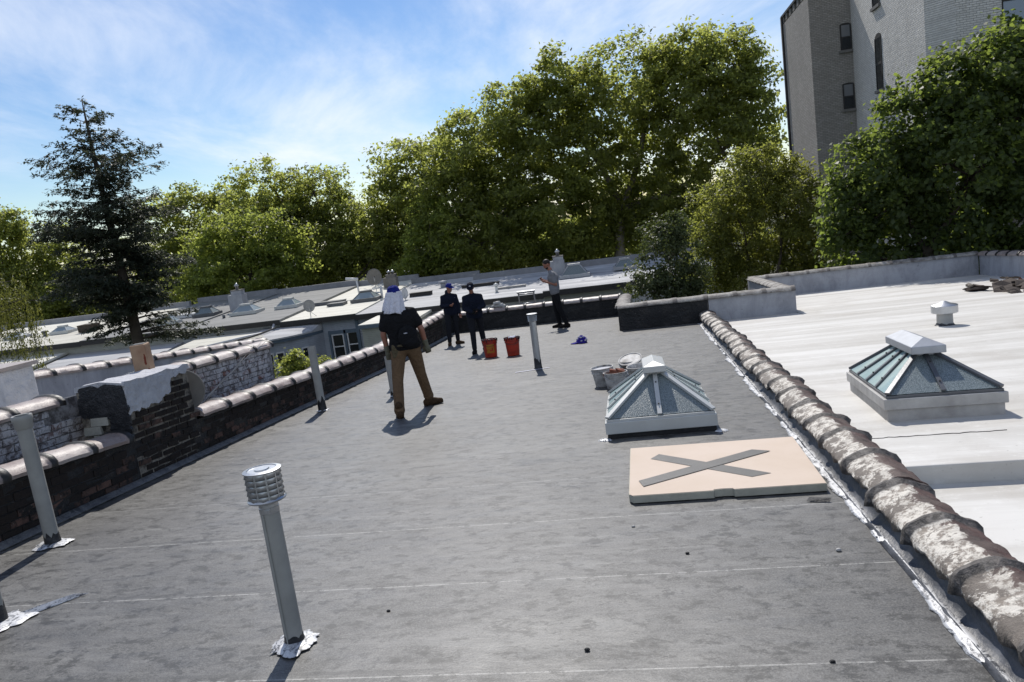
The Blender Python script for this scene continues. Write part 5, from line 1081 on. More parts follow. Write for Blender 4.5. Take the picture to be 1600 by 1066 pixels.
def limb(mb, a, b, r0, r1, sag=0.12, n=7, seg=5):
    a, b = Vector(a), Vector(b); L = (b - a).length; pts = []; rs = []
    w1 = Vector((RN.normal(), RN.normal(), RN.normal() * .5)) * L * .07
    for i in range(seg + 1):
        t = i / seg; p = a.lerp(b, t) + w1 * math.sin(math.pi * t) + Vector((0, 0, -sag * L * math.sin(math.pi * t)))
        pts.append(p); rs.append(r0 + (r1 - r0) * t)
    mb.tube(pts, rs, n, False); return pts
def make_tree(name, label, cat, base, lobes, leafm, size, dens=1.0, clump=0.9, fork=None, rt=0.4, bark='bark', group=None, twigs=5, flat=0.6, aspect=0.6, shell=0.55, forks=None):
    t = thing(name, label, cat, base, group=group); bx, by, bz = base; lob = [(a - bx, b - by, c - bz, d, e, f) for a, b, c, d, e, f in lobes]
    P, Nn, C = crown_points(lob, dens, clump, size, flat, shell); sz = size * RN.uniform(.65, 1.35, len(P))
    put('crown', leaf_mesh('crown', P, Nn, sz, leafm, aspect), t)
    mb = MB(); fk = Vector(fork) - Vector(base) if fork else Vector((0, 0, min(l[2] - l[5] for l in lob) * .8))
    fk = fk if fk.z > .5 else Vector((0, 0, .8)); limb(mb, (0, 0, -.2), fk, rt, rt * .72, 0, 10, 5)
    hubs = [fk] + [Vector(f) - Vector(base) for f in (forks or [])]
    for h in hubs[1:]: limb(mb, fk, h, rt * .55, rt * .32, .05, 8, 6)
    for i, l in enumerate(lob):
        c = Vector(l[:3]); h = min(hubs, key=lambda q: (q - c).length); r1 = rt * (.42 if h is fk else .28); limb(mb, h, c, r1, r1 * .35, .06, 7, 6)
        for k in RN.choice(len(C[i]), min(twigs, len(C[i])), False): limb(mb, c.lerp(h, .25 * RN.random()), C[i][k], r1 * .35, r1 * .08, .05, 5, 4)
    mb.build('trunk', bark, t, True); print('leaves', label[:30], len(P)); return t, len(P)
LOB = {"plane_big": [[8.2, 68.0, 11.2, 4.3, 3.9, 4.3],[4.6, 68.0, 10.8, 4.3, 3.9, 4.3],[-0.5, 68.0, 11.0, 4.9, 4.2, 4.6],[-4.8, 68.0, 10.9, 3.7, 3.6, 4.3],[10.6, 68.0, 8.3, 2.4, 3.0, 4.3],[6.3, 68.0, 6.6, 5.1, 3.5, 2.6],[0.9, 68.0, 5.5, 4.5, 3.7, 3.7],[-3.5, 68.0, 5.3, 4.0, 3.6, 4.0],[9.1, 68.0, 12.6, 3.5, 2.7, 2.6],[-6.0, 68.0, 12.6, 2.3, 2.3, 2.9],[11.3, 68.0, 4.0, 1.4, 1.8, 2.6],[5.3, 68.0, 13.2, 3.5, 2.5, 2.0],[2.7, 68.0, 2.5, 3.4, 2.8, 2.8],[-2.3, 68.0, 1.6, 3.4, 2.8, 2.8],[0.3, 68.0, 0.4, 3.4, 2.8, 2.8],[-3.6, 68.0, -0.5, 4.0, 2.9, 2.4],[4.8, 68.0, 2.3, 3.4, 2.7, 2.6],[9.0, 68.0, 1.7, 2.3, 2.1, 2.3]], "plane_mid": [[-10.3, 66.0, 9.6, 4.0, 3.4, 3.5],[-14.1, 66.0, 8.0, 3.4, 3.0, 3.4],[-7.7, 66.0, 8.4, 3.3, 3.3, 3.9],[-15.8, 66.0, 4.4, 4.0, 3.3, 3.4],[-10.2, 66.0, 3.7, 4.5, 3.8, 3.9],[-6.2, 66.0, 2.1, 4.4, 3.7, 3.9],[-13.5, 66.0, 0.3, 4.5, 3.2, 2.5],[-6.3, 66.0, -0.9, 4.4, 2.9, 1.9],[-16.6, 66.0, -1.2, 2.8, 1.9, 1.5],[-9.2, 66.0, -1.4, 3.3, 2.3, 1.7],[-12.6, 66.0, 2.9, 5.0, 3.8, 3.4],[-16.7, 66.0, 1.8, 2.3, 2.0, 2.3]], "plane_left": [[-20.3, 71.0, 7.4, 3.4, 2.9, 3.0],[-22.5, 71.0, 5.3, 2.6, 2.4, 2.8],[-17.7, 71.0, 8.2, 2.4, 2.1, 2.3],[-22.9, 71.0, 1.8, 2.8, 2.5, 2.8],[-20.2, 71.0, 3.9, 3.1, 2.6, 2.8],[-24.0, 71.0, 0.1, 2.5, 2.2, 2.5]], "low_light": [[-17.1, 64.0, 2.7, 2.3, 2.0, 2.2],[-18.4, 64.0, 0.4, 2.0, 1.5, 1.4],[-15.7, 64.0, -0.2, 2.2, 1.7, 1.5],[-16.7, 64.0, -1.4, 2.2, 1.4, 0.9],[-19.5, 64.0, -1.1, 1.7, 1.2, 0.9]], "plane_spread": [[-34.7, 73.0, 7.7, 4.1, 3.1, 2.8],[-30.8, 73.0, 7.2, 3.6, 2.9, 2.8],[-28.5, 73.0, 4.9, 2.9, 2.5, 2.6],[-37.7, 73.0, 6.7, 3.1, 2.5, 2.4],[-26.7, 73.0, 3.4, 2.3, 2.0, 2.3],[-32.1, 73.0, 3.5, 3.7, 2.5, 2.0],[-36.0, 73.0, 4.6, 4.8, 3.4, 2.7],[-28.5, 73.0, 1.1, 3.3, 2.6, 2.6],[-32.5, 73.0, 5.1, 3.3, 2.5, 2.3]], "plane_behind": [[-45.8, 76.0, 7.1, 3.3, 2.9, 3.1],[-41.9, 76.0, 8.1, 2.0, 1.6, 1.6],[-48.7, 76.0, 6.1, 3.0, 3.0, 3.8],[-45.1, 76.0, 3.6, 3.7, 3.0, 2.9],[-49.2, 76.0, 2.1, 3.8, 3.2, 3.4],[-44.9, 76.0, 0.9, 3.7, 3.0, 2.9]], "round_light": [[-34.1, 65.0, 3.5, 4.6, 3.2, 2.6],[-38.1, 65.0, 2.2, 3.6, 3.0, 3.0],[-31.4, 65.0, 1.4, 3.5, 2.9, 2.9],[-34.7, 65.0, 0.3, 6.1, 4.0, 2.8],[-40.4, 65.0, 0.7, 2.6, 2.0, 1.9]], "edge_left": [[-68.7, 75.0, 5.9, 4.2, 4.0, 4.7],[-66.4, 75.0, 2.1, 4.2, 4.1, 5.0],[-63.0, 75.0, 3.1, 3.3, 3.7, 4.9],[-66.4, 75.0, 8.4, 2.3, 1.9, 1.8],[-65.7, 75.0, -1.6, 5.0, 3.7, 3.3],[-72.6, 75.0, 3.5, 4.4, 4.7, 6.1],[-61.5, 75.0, -0.6, 4.0, 3.5, 3.6],[-69.1, 75.0, -1.9, 4.3, 3.1, 2.6]], "fill_mid": [[-27.1, 70.0, 0.5, 3.1, 2.6, 2.6],[-24.2, 70.0, 0.2, 2.2, 1.9, 2.0],[-29.6, 70.0, -1.0, 3.2, 2.2, 1.6],[-29.9, 70.0, 0.9, 3.8, 2.9, 2.5],[-23.2, 70.0, 2.5, 2.5, 2.2, 2.5]], "airy_bush": [[5.0, 32.0, 1.9, 1.9, 1.4, 1.3],[3.7, 32.0, 1.3, 1.5, 1.2, 1.3],[5.9, 32.0, 0.8, 1.6, 1.4, 1.6],[4.1, 32.0, -0.5, 2.2, 1.7, 1.6],[6.2, 32.0, -1.0, 1.6, 1.3, 1.4],[2.9, 32.0, 0.2, 1.0, 1.0, 1.3],[4.8, 32.0, 2.9, 1.0, 0.8, 0.6],[6.2, 32.0, 2.4, 0.7, 0.6, 0.7],[6.8, 32.0, 0.2, 1.1, 1.1, 1.4],[3.0, 32.0, -1.4, 1.3, 1.0, 0.9],[4.9, 32.0, -1.9, 1.9, 1.3, 1.1],[6.7, 32.0, -1.8, 1.1, 1.0, 1.1]], "glossy": [[0.9, 24.8, 0.3, 0.9, 0.8, 1.0],[0.3, 24.8, -0.7, 0.9, 0.7, 0.6],[1.3, 24.8, -0.7, 0.8, 0.7, 0.8],[1.1, 24.8, 1.0, 0.6, 0.5, 0.5]], "maple": [[8.8, 26.5, 3.2, 1.3, 1.2, 1.4],[7.8, 26.5, 2.0, 1.5, 1.2, 1.3],[10.3, 26.5, 3.8, 1.8, 1.5, 1.5],[11.4, 26.5, 4.3, 1.6, 1.3, 1.3],[11.7, 26.5, 2.2, 2.2, 1.8, 1.9],[9.8, 26.5, 1.8, 2.1, 1.7, 1.8],[8.2, 26.5, 0.5, 2.1, 1.6, 1.4],[10.0, 26.5, -0.0, 2.4, 1.6, 1.2],[7.0, 26.5, 0.9, 1.1, 1.0, 1.1],[12.1, 26.5, 0.0, 1.9, 1.5, 1.5],[13.2, 26.5, 3.4, 2.0, 2.0, 2.5],[6.6, 26.5, -0.0, 0.9, 0.7, 0.5],[11.8, 26.5, 5.3, 1.0, 0.7, 0.6]]}
FILL = [[[-74.3, 85.0, -1.2, 6.6, 5.5, 5.6], [-78.3, 85.0, -2.4, 5.8, 4.3, 3.9]], [[-59.4, 82.0, -0.5, 7.6, 5.7, 5.1]], [[-52.6, 84.0, -1.5, 5.8, 4.6, 4.5]], [[-40.7, 80.0, -1.4, 6.0, 4.0, 3.0]], [[-35.5, 86.0, -1.4, 4.7, 3.8, 3.9]], [[-20.7, 88.0, -2.9, 4.5, 3.4, 3.0]], [[-13.7, 84.0, -1.6, 6.4, 4.5, 3.5]], [[-4.6, 86.0, -1.4, 5.7, 4.4, 4.0]], [[2.8, 80.0, -1.1, 5.3, 4.2, 4.0]], [[8.3, 78.0, -0.5, 4.6, 3.5, 3.3]]]
GZ = -8.2
make_tree('plane_tree', 'tallest spreading street tree, left of the apartment building', 'tree', (-0.8, 68.0, GZ), LOB['plane_big'], 'plane_leaf', .33, 1.75, 1.15, (-1.2, 68, 1.6), .55, 'pale_bark', 'street trees beyond the row houses', 6, .6, .62, .5, [(-3.6, 68, 7.5), (7.6, 68.2, 5.2), (1.6, 67.6, 8.6)])
make_tree('plane_tree', 'broad dense street tree rising behind the man in the grey shirt', 'tree', (-11.5, 66.0, GZ), LOB['plane_mid'], 'plane_leaf', .33, 1.95, 1.2, (-11.3, 66, -1.5), .5, 'pale_bark', 'street trees beyond the row houses', 4, .6, .62, .5, [(-10.7, 66, 4.3), (-14, 66, 4.0)])
make_tree('plane_tree', 'middle street tree with sky on its left side above the neck cloth man', 'tree', (-20.5, 71.0, GZ), LOB['plane_left'], 'plane_leaf', .34, 1.8, 1.1, (-20.6, 71, 1.0), .4, 'pale_bark', 'street trees beyond the row houses', 5)
make_tree('street_tree', 'low bright yellow green tree in front of the broad dense tree', 'tree', (-17.0, 64.0, GZ), LOB['low_light'], 'yellow_leaf', .30, 1.9, .95, (-17, 64, -2.5), .25, 'bark', 'street trees beyond the row houses', 4)
make_tree('plane_tree', 'street tree with open crown and visible crooked limbs left of the sky gap', 'tree', (-33.4, 73.0, GZ), LOB['plane_spread'], 'plane_leaf', .34, 1.45, 1.1, (-33.2, 73, -0.5), .5, 'bark', 'street trees beyond the row houses', 7, .6, .62, .5, [(-30.6, 73, 3.9), (-33.8, 73, 5.2)])
make_tree('plane_tree', 'street tree half hidden behind the right side of the conifer', 'tree', (-46.0, 76.0, GZ), LOB['plane_behind'], 'plane_leaf', .36, 1.6, 1.2, (-46, 76, 0), .45, 'bark', 'street trees beyond the row houses', 5)
make_tree('street_tree', 'rounded bright green tree just behind the painted chimney', 'tree', (-35.0, 65.0, GZ), LOB['round_light'], 'yellow_leaf', .31, 1.9, 1.0, (-35, 65, -2.5), .32, 'bark', 'street trees beyond the row houses', 4)
make_tree('plane_tree', 'tall tree at the picture edge behind the willow', 'tree', (-66.5, 75.0, GZ), LOB['edge_left'], 'plane_leaf', .36, 1.7, 1.3, (-66.5, 75, -1), .45, 'bark', 'street trees beyond the row houses', 4)
make_tree('street_tree', 'low tree filling the gap between the open crown and the middle tree', 'tree', (-27.2, 70.0, GZ), LOB['fill_mid'], 'plane_leaf', .33, 1.9, 1.1, (-27.2, 70, -2), .3, 'bark', 'street trees beyond the row houses', 4)
make_tree('yard_tree', 'airy olive green tree behind the painted parapet corner', 'tree', (4.6, 32.0, GZ), LOB['airy_bush'], 'olive_leaf', .135, 1.75, .42, (4.6, 32, -3.0), .16, 'bark', None, 9, .8, .5, .35, [(4.2, 32, -0.4), (5.6, 32, 0.2)])
make_tree('shrub', 'glossy leaved shrub growing out of the air shaft beyond the black parapet', 'shrub', (0.9, 24.8, GZ), LOB['glossy'] + [(0.9, 24.6, -1.5, 1.1, .8, .8), (0.9, 24.6, -2.6, 1.0, .8, .9)], 'glossy_leaf', .105, 1.9, .32, (0.9, 24.8, -3.0), .09, 'bark', None, 8, .8, .55, .4)
make_tree('maple_tree', 'dark broad leaved maple in front of the apartment building', 'tree', (9.1, 26.5, GZ), LOB['maple'] + [(10.2, 27.2, -1.2, 3.2, 1.2, .9), (7.4, 26.8, -0.9, 1.6, 1.0, .8)], 'maple_leaf', .155, 1.7, .50, (9.06, 26.5, -0.9), .20, 'bark', None, 8, .7, .8, .5, [(8.5, 26.5, 1.0), (10.4, 26.5, 1.4), (11.6, 26.5, 2.9)])
make_tree('yard_bush', 'leafy bush in the yard beyond the left coping', 'bush', (-11.6, 24.0, GZ), [(-12.0, 24.0, -2.45, .85, .8, .75), (-11.2, 23.8, -2.35, .75, .7, .7), (-11.6, 24.2, -3.2, 1.3, 1.0, .9), (-10.9, 24.0, -2.9, .8, .8, .8), (-11.7, 24, -1.9, .5, .5, .4)], 'plane_leaf', .13, 1.8, .32, (-11.6, 24, -5), .09, 'bark', None, 6, .8, .5, .4)
FLB = ['far dark tree low at the picture edge', 'far dark tree behind the conifer', 'far dark tree right of the conifer', 'far dark tree under the rounded bright tree', 'far dark tree left of the grey house front', 'far dark tree right of the grey house front', 'far dark tree behind the broad dense tree', 'far dark tree behind the trunk of the tallest tree', 'far dark tree behind the glossy shrub', 'far dark tree behind the airy olive tree']
for lb, lo in zip(FLB, FILL):
    make_tree('street_tree', lb, 'tree', (lo[0][0], lo[0][1], GZ), [tuple(l) for l in lo], 'deep_leaf', .50, 1.7, 1.7, None, .4, 'bark', 'dark trees far behind', 2)
# conifer
def conifer(base, top, label):
    t = thing('conifer', label, 'tree', base); H_ = top - base[2]; mb = MB(); pts = [(0, 0, -.2)]; rs = [.34]
    for i in range(1, 13): f = i / 12; pts.append((.10 * math.sin(f * 5), .08 * math.sin(f * 4), H_ * f)); rs.append(.34 * (1 - f) ** .8 + .015)
    mb.tube(pts, rs, 10); P, Nn, A, SZ = [], [], [], []
    z = H_ * .43
    while z < H_ * .985:
        f = z / H_; prof = min(2.95, .38 + (1 - f) * 13.0) * (0.82 + .18 * math.sin(f * 47)); nb = 9 if f < .75 else 7 if f < .9 else 5
        if f < .50: nb = 3
        for k in range(nb):
            a = RN.uniform(0, 2 * math.pi); L = prof * RN.uniform(.50, 1.12)
            if f > .98: L = RN.uniform(.25, .6)
            up_ = .55 * f - .12 + RN.normal() * .08; o = Vector((.10 * math.sin(f * 5), .08 * math.sin(f * 4), z)); dr = Vector((math.cos(a), math.sin(a), 0)); bp = []; br = []
            for j in range(7):
                q = j / 6; bp.append(o + dr * L * q + Vector((0, 0, up_ * L * q - (.42 - .30 * f) * L * q * q + .10 * L * q ** 3))); br.append(max(.006, (.055 * (1 - f) + .014) * (1 - q)))
            mb.tube(bp, br, 5, False); side = Vector((-dr.y, dr.x, 0)); ns = max(4, int(L * (8.5 if f < .72 else 6.5)))
            for s_ in range(ns):
                q = .16 + .84 * (s_ + RN.random()) / ns; i0 = min(5, int(q * 6)); p = bp[i0].lerp(bp[i0 + 1], q * 6 - i0); w_ = (.24 + .55 * L / 2.9) * (1 - .55 * q) * RN.uniform(.6, 1.1); sg = RN.choice((-1, 1)); e = p + side * sg * w_ + dr * w_ * .75 + Vector((0, 0, -w_ * RN.uniform(.15, .75)))
                if s_ % 3 == 0: mb.tube([p, e], [.010, .004], 4, False)
                m = int((14 + 16 * w_) * (1 if f < .72 else .8)); u = RN.random(m) ** .8; pp = np.array(p)[None] * (1 - u[:, None]) + np.array(e)[None] * u[:, None] + RN.normal(size=(m, 3)) * np.array([.055, .055, .045]); P.append(pp)
                dd = np.array((e - p).normalized()); A.append(np.tile(dd, (m, 1)) + RN.normal(size=(m, 3)) * .45 + np.array([0, 0, -.25])); nn = np.array([0, 0, 1.0]) + RN.normal(size=(m, 3)) * .5; Nn.append(nn / np.linalg.norm(nn, axis=1, keepdims=True)); SZ.append(RN.uniform(.10, .22, m))
        z += H_ * (.0165 if f < .85 else .022)
    put('crown', leaf_mesh('crown', np.concatenate(P), np.concatenate(Nn), np.concatenate(SZ), 'needle', .34, np.concatenate(A)), t); mb.build('trunk', 'bark', t, True); return t
conifer((-20.45, 28.0, GZ), 8.55, 'tall dark conifer with drooping branches in the left yard')
# weeping willow at the edge
t = thing('willow_tree', 'weeping willow with hanging yellow green strands at the picture edge', 'tree', (-31.7, 31.0, GZ)); mb = MB(); limb(mb, (0, 0, -.2), (0, 0, 7), .4, .3, 0, 10); P, A, Nn = [], [], []
for k in range(330):
    a = RN.uniform(0, 2 * math.pi); r = 4.0 * math.sqrt(RN.random()); o = np.array([r * math.cos(a), r * math.sin(a) * .7, 11.6 - .14 * r * r + RN.normal() * .4]); L = RN.uniform(2.2, 5.0) if r > 2 else RN.uniform(1, 3); m = int(L * 17); u = np.sort(RN.random(m)); x = o[None] + np.stack([.25 * u * RN.normal() + .04 * np.sin(u * 9), .25 * u * RN.normal() + 0 * u, -L * u], 1)
    x += RN.normal(size=x.shape) * .05; P.append(x); A.append(np.array([0, 0, -1.0]) + RN.normal(size=x.shape) * .35); nn = RN.normal(size=x.shape); Nn.append(nn / np.linalg.norm(nn, axis=1, keepdims=True))
    if k % 6 == 0: limb(mb, (0, 0, 7), tuple(o), .10, .02, -.2, 6, 5)
P = np.concatenate(P); put('crown', leaf_mesh('crown', P, np.concatenate(Nn), RN.uniform(.12, .22, len(P)), 'willow_leaf', .26, np.concatenate(A)), t); mb.build('trunk', 'bark', t, True)

# ------------------------------------------------------------------ people
DG = None
def fuse(mb, name, mat, parent, vox=0.012, sm=6):
    """one continuous skin over overlapping limbs"""
    me = mb.mesh(name, mat); o = bpy.data.objects.new('tmp', me); COL.objects.link(o)
    r = o.modifiers.new('r', 'REMESH'); r.mode = 'VOXEL'; r.voxel_size = vox; s_ = o.modifiers.new('s', 'SMOOTH'); s_.factor = .5; s_.iterations = sm
    bpy.context.view_layer.update(); e = o.evaluated_get(bpy.context.evaluated_depsgraph_get()); m2 = bpy.data.meshes.new_from_object(e); m2.name = name
    m2.materials.clear(); m2.materials.append(M[mat]); m2.polygons.foreach_set('use_smooth', [True] * len(m2.polygons)); bpy.data.objects.remove(o); bpy.data.meshes.remove(me)
    return put(name, m2, parent)
def hand(mb, w_, d, side, palm=(0, -1, 0), curl=0.5, k=1.0):
    """palm, four unequal curled fingers and a thumb; d points along the forearm"""
    w_ = Vector(w_); d = Vector(d).normalized(); pn = Vector(palm); pn = (pn - d * pn.dot(d)).normalized(); sd_ = d.cross(pn) * side
    mb.cap(w_, w_ + d * .045 * k, .027 * k, .036 * k, 10); mb.ell(w_ + d * .058 * k, (.036 * k, .026 * k, .042 * k), 10, 7)
    for i, (o_, L) in enumerate(((-.029, .062), (-.010, .075), (.010, .070), (.028, .054))):
        b = w_ + d * .088 * k + sd_ * o_ * k; c1 = math.cos(curl); s1 = math.sin(curl); m1 = b + (d * c1 + pn * s1) * L * .5 * k; e = m1 + (d * math.cos(curl * 2.2) + pn * math.sin(curl * 2.2)) * L * .5 * k
        mb.cap(b - d * .02, b, .0105 * k, .0105 * k, 7); mb.cap(b, m1, .0105 * k, .0095 * k, 7); mb.cap(m1, e, .0095 * k, .008 * k, 7)
    b = w_ + d * .030 * k - sd_ * .028 * k; m1 = b + (d * .7 - sd_ * .6 + pn * .4).normalized() * .035 * k; mb.cap(b, m1, .014 * k, .012 * k, 7); mb.cap(m1, m1 + (d * .85 + pn * .5 - sd_ * .1).normalized() * .03 * k, .012 * k, .009 * k, 7)
def boot(mb, ank, toe, r=1.0, h=.10):
    a = Vector(ank); d = Vector((toe[0], toe[1], 0)).normalized(); f = Vector((a.x, a.y, .045))
    mb.cap(a + Vector((0, 0, .06)), f, .052 * r, .050 * r, 10); mb.cap(f - d * .045, f + d * .08, .048 * r, .046 * r, 10); mb.cap(f + d * .08 - Vector((0, 0, .006)), f + d * .165 - Vector((0, 0, .012)), .046 * r, .034 * r, 10)
def flatfeet(o):
    for v in o.data.vertices:
        if v.co.z < 0.024: v.co.z = -0.004
        v.co.z -= S * v.co.y
def head(mb, c, face, tilt=0.0, s=1.0):
    """skull, jaw, nose, ears and brows, looking along 'face'"""
    f = Vector(face).normalized(); sd_ = f.cross(Vector((0, 0, 1))).normalized(); up_ = sd_.cross(f); c = Vector(c); mtx = Matrix((sd_, f, up_)).transposed()
    mb.ell(c + up_ * .022 * s, (.073 * s, .094 * s, .096 * s), 16, 11, mtx); mb.ell(c - up_ * .045 * s + f * .030 * s, (.054 * s, .062 * s, .066 * s), 14, 9, mtx)
    mb.cap(c + f * .090 * s + up_ * .010 * s, c + f * .112 * s - up_ * .022 * s, .010 * s, .014 * s, 7); mb.cap(c + f * .084 * s + up_ * .026 * s - sd_ * .03 * s, c + f * .084 * s + up_ * .026 * s + sd_ * .03 * s, .012 * s, .012 * s, 7)
    mb.cap(c + f * .086 * s - up_ * .055 * s - sd_ * .016 * s, c + f * .086 * s - up_ * .055 * s + sd_ * .016 * s, .010 * s, .010 * s, 7); mb.ell(c + f * .070 * s - up_ * .092 * s, (.026 * s, .022 * s, .018 * s), 8, 6)
    for q in (-1, 1): mb.ell(c + sd_ * .075 * q * s - up_ * .005 * s - f * .008 * s, (.014 * s, .022 * s, .034 * s), 8, 6, mtx)
    return f, sd_, up_
def face_marks(c, f, sd_, up_, parent, s=1.0):
    mb = MB()
    for q in (-1, 1): mb.ell(Vector(c) + f * .087 * s + sd_ * .030 * q * s + up_ * .008 * s, (.011 * s, .006 * s, .006 * s), 8, 5, Matrix((sd_, f, up_)).transposed())
    mb.build('eyes', 'hair', parent, True)
def cap_hat(c, f, sd_, up_, mat, parent, s=1.0, brim=True, flip=1, logo=False):
    c = Vector(c); mb = MB(); mtx = Matrix((sd_, f, up_)).transposed(); n = 18; vs_ = []; fs = []
    for j in range(7):
        t = math.pi / 2 * j / 6
        for i in range(n): a = 2 * math.pi * i / n; vs_.append(c + up_ * .030 * s + mtx @ Vector((.086 * s * math.cos(t) ** .6 * math.cos(a), .106 * s * math.cos(t) ** .6 * math.sin(a), .098 * s * math.sin(t))))
    for j in range(6):
        for i in range(n): a, b = j * n + i, j * n + (i + 1) % n; fs.append((a, b, b + n, a + n))
    mb.add(vs_, fs); h = mb.build('cap', mat, parent, True)
    if brim:
        mb = MB(); rings = []
        for i in range(9):
            a = math.pi * (.14 + .72 * i / 8); p = mtx @ Vector((.084 * s * math.cos(a), .10 * s * math.sin(a) * flip, 0)); e = mtx @ Vector((.088 * s * math.cos(a), .185 * s * math.sin(a) * flip, -.018 * s)); u = up_ * .006
            rings.append([c + up_ * .036 * s + p, c + up_ * .030 * s + e + u, c + up_ * .030 * s + e, c + up_ * .028 * s + p])
        loft(mb, [[tuple(q) for q in r] for r in rings]); mb.build('brim', mat, h, True)
    mb = MB(); mb.ell(c + up_ * .129 * s, (.010 * s, .010 * s, .006 * s), 8, 5); mb.build('button', mat, h, True)
    if logo: mb = MB(); mb.ell(c + up_ * .078 * s + f * .098 * s, (.022 * s, .012 * s, .020 * s), 10, 7, mtx); mb.build('badge', 'print_white', h, True)
    return h
def torso(mb, pel, che, nk, shL, shR, g=0.0, w_=1.0):
    pel, che, nk, shL, shR = map(Vector, (pel, che, nk, shL, shR)); mid = pel.lerp(che, .5)
    ax = (shR - shL).normalized()
    for c, hw, r in ((pel, .075, .108), (mid, .070, .104), (mid.lerp(che, .6), .085, .112), (che, .095, .115)): mb.cap(c - ax * hw * w_, c + ax * hw * w_, r + g, r + g, 14)
    for a, b, r in ((pel, mid, .112), (mid, che, .112)):
        for q in (-.06, .06): mb.cap(a + ax * q * w_, b + ax * q * w_, r + g, r + g, 12)
    mb.cap(shL, shR, .050 + g, .050 + g, 12); mb.cap(che + Vector((0, 0, .05)), nk, .075 + g * .6, .054 + g * .3, 12)
    for q in (shL, shR): mb.cap(nk - Vector((0, 0, .035)), q + Vector((0, 0, .012)), .046 + g * .5, .044 + g * .6, 10)
def loc_thing(label, x, y, rotz): return thing('person', label, 'person', (x, y, rz(y) + 0.010), (0, 0, rotz))
# --- the man with the neck cloth, walking away from the viewer (local +y is away, +x to the right)
p = loc_thing('man seen from behind in black shirt and khaki trousers with a white neck cloth', -3.24, 9.90, rad(18.2))
hipL, hipR, knL, knR, anL, anR = (-.095, 0, .86), (.10, .01, .86), (-.165, -.10, .475), (.155, .15, .475), (-.20, -.37, .10), (.225, .30, .10)
pel, che, nk = (0, .0, .93), (-.035, .02, 1.26), (-.045, .03, 1.46)
sL, sR, eL, eR, wL, wR = (-.205, .02, 1.35), (.155, .02, 1.35), (-.265, .02, 1.10), (.245, -.02, 1.115), (-.245, .07, .865), (.285, .05, .88)
hc = (-.045, .05, 1.60)
mb = MB(); torso(mb, pel, che, nk, sL, sR); mb.cap(nk, (-.045, .04, 1.55), .055, .052)
for a, b, c, d in ((sL, eL, wL, -1), (sR, eR, wR, 1)): mb.cap(a, b, .052, .042); mb.cap(b, c, .043, .030)
for a, b, c in ((hipL, knL, anL), (hipR, knR, anR)): mb.cap(a, b, .085, .056); mb.cap(b, c, .055, .038)
f, s_, u_ = head(mb, hc, (-.10, 1, -.12)); hand(mb, wL, Vector(wL) - Vector(eL), -1, (0.3, 1, 0), .55); hand(mb, wR, Vector(wR) - Vector(eR), 1, (0, 1, 0), .5); fuse(mb, 'body', 'skin', p, .011, 4); face_marks(hc, f, s_, u_, p)
mb = MB(); torso(mb, (0, 0, .97), che, (nk[0], nk[1], 1.44), sL, sR, .022, 1.06)
for a, b in ((sL, eL), (sR, eR)): m_ = Vector(a).lerp(Vector(b), .62); mb.cap(a, m_, .064, .076)
mb.cap((-.09, 0, .93), (.09, 0, .93), .128, .128); sh = fuse(mb, 'shirt', 'black_cloth', p, .014, 5)
mb = MB(); mb.cap((-.08, 0, .90), (.085, 0, .90), .115, .115)
for a, b, c in ((hipL, knL, anL), (hipR, knR, anR)): mb.cap(a, b, .108, .078); mb.cap(b, Vector(b).lerp(Vector(c), .93), .077, .070); mb.cap(Vector(b).lerp(Vector(c), .90), Vector(b).lerp(Vector(c), .96), .074, .076)
fuse(mb, 'trousers', 'khaki_cloth', p, .013, 5)
for a, to in ((anL, (-.15, 1)), (anR, (1, .25))): mb = MB(); boot(mb, a, to, 1.08); o = fuse(mb, 'boot', 'boot_leather', p, .009, 3); flatfeet(o)
for a, b, sd2 in ((eL, wL, -1), (eR, wR, 1)):
    d = (Vector(b) - Vector(a)).normalized(); mb = MB(); mb.cap(Vector(b) - d * .06, Vector(b), .040, .036); hand(mb, b, d, sd2, (0, 1, 0), .55, 1.16); fuse(mb, 'glove', 'glove_cloth', p, .008, 3)
cap_hat(hc, f, s_, u_, 'blue_cloth', p, 1.06)
mb = MB(); rings = []                                 # neck cloth hanging from the cap band down to the shoulders
for j in range(15):
    q = j / 14; z = 1.655 - .285 * q; ring = []
    for i in range(25):
        a = math.pi * (1.0 + 1.0 * i / 24) + rad(-4); rr = .098 + .045 * q ** 1.2 + .019 * math.sin(i * 1.15 + q * 2.5) * q ** .7 + .008 * math.sin(i * 2.7 + 1) * q; ring.append((hc[0] - .025 * q + rr * 1.03 * math.cos(a), hc[1] - .012 * q + rr * 1.02 * math.sin(a), z + .010 * math.sin(i * .55 + 1) * q - .03 * q * (i - 12) / 12))
    rings.append(ring)
loft(mb, rings, False, False); nc_ = mb.build('neck_cloth', 'white_cloth', p, True); m_ = nc_.modifiers.new('t', 'SOLIDIFY'); m_.thickness = .004
mb = MB(); mb.ell((.055, -.155, 1.045), (.135, .075, .155), 16, 11); mb.ell((.075, -.17, .97), (.105, .07, .085), 14, 9); bk = fuse(mb, 'back_bag', 'black_cloth', p, .013, 5); mb = MB(); mb.ell((.03, -.232, 1.105), (.028, .006, .008), 8, 5); mb.build('bag_mark', 'print_white', bk, True)
mb = MB(); mb.cap((-.135, -.06, .93), (-.135, -.06, .80), .055, .050); mb.cap((-.15, -.03, .93), (-.15, -.03, .82), .045, .045); mb.box((-.13, -.10, .86), (.10, .03, .16), .2, .006); fuse(mb, 'tool_pouch', 'pouch_cloth', p, .009, 4)
mb = MB(); mb.tube([(.13 * math.cos(2 * math.pi * i / 20) * 1.28, .128 * math.sin(2 * math.pi * i / 20) * 1.04, .935) for i in range(21)], [.018] * 21, 7); mb.build('belt', 'pouch_cloth', p, True)
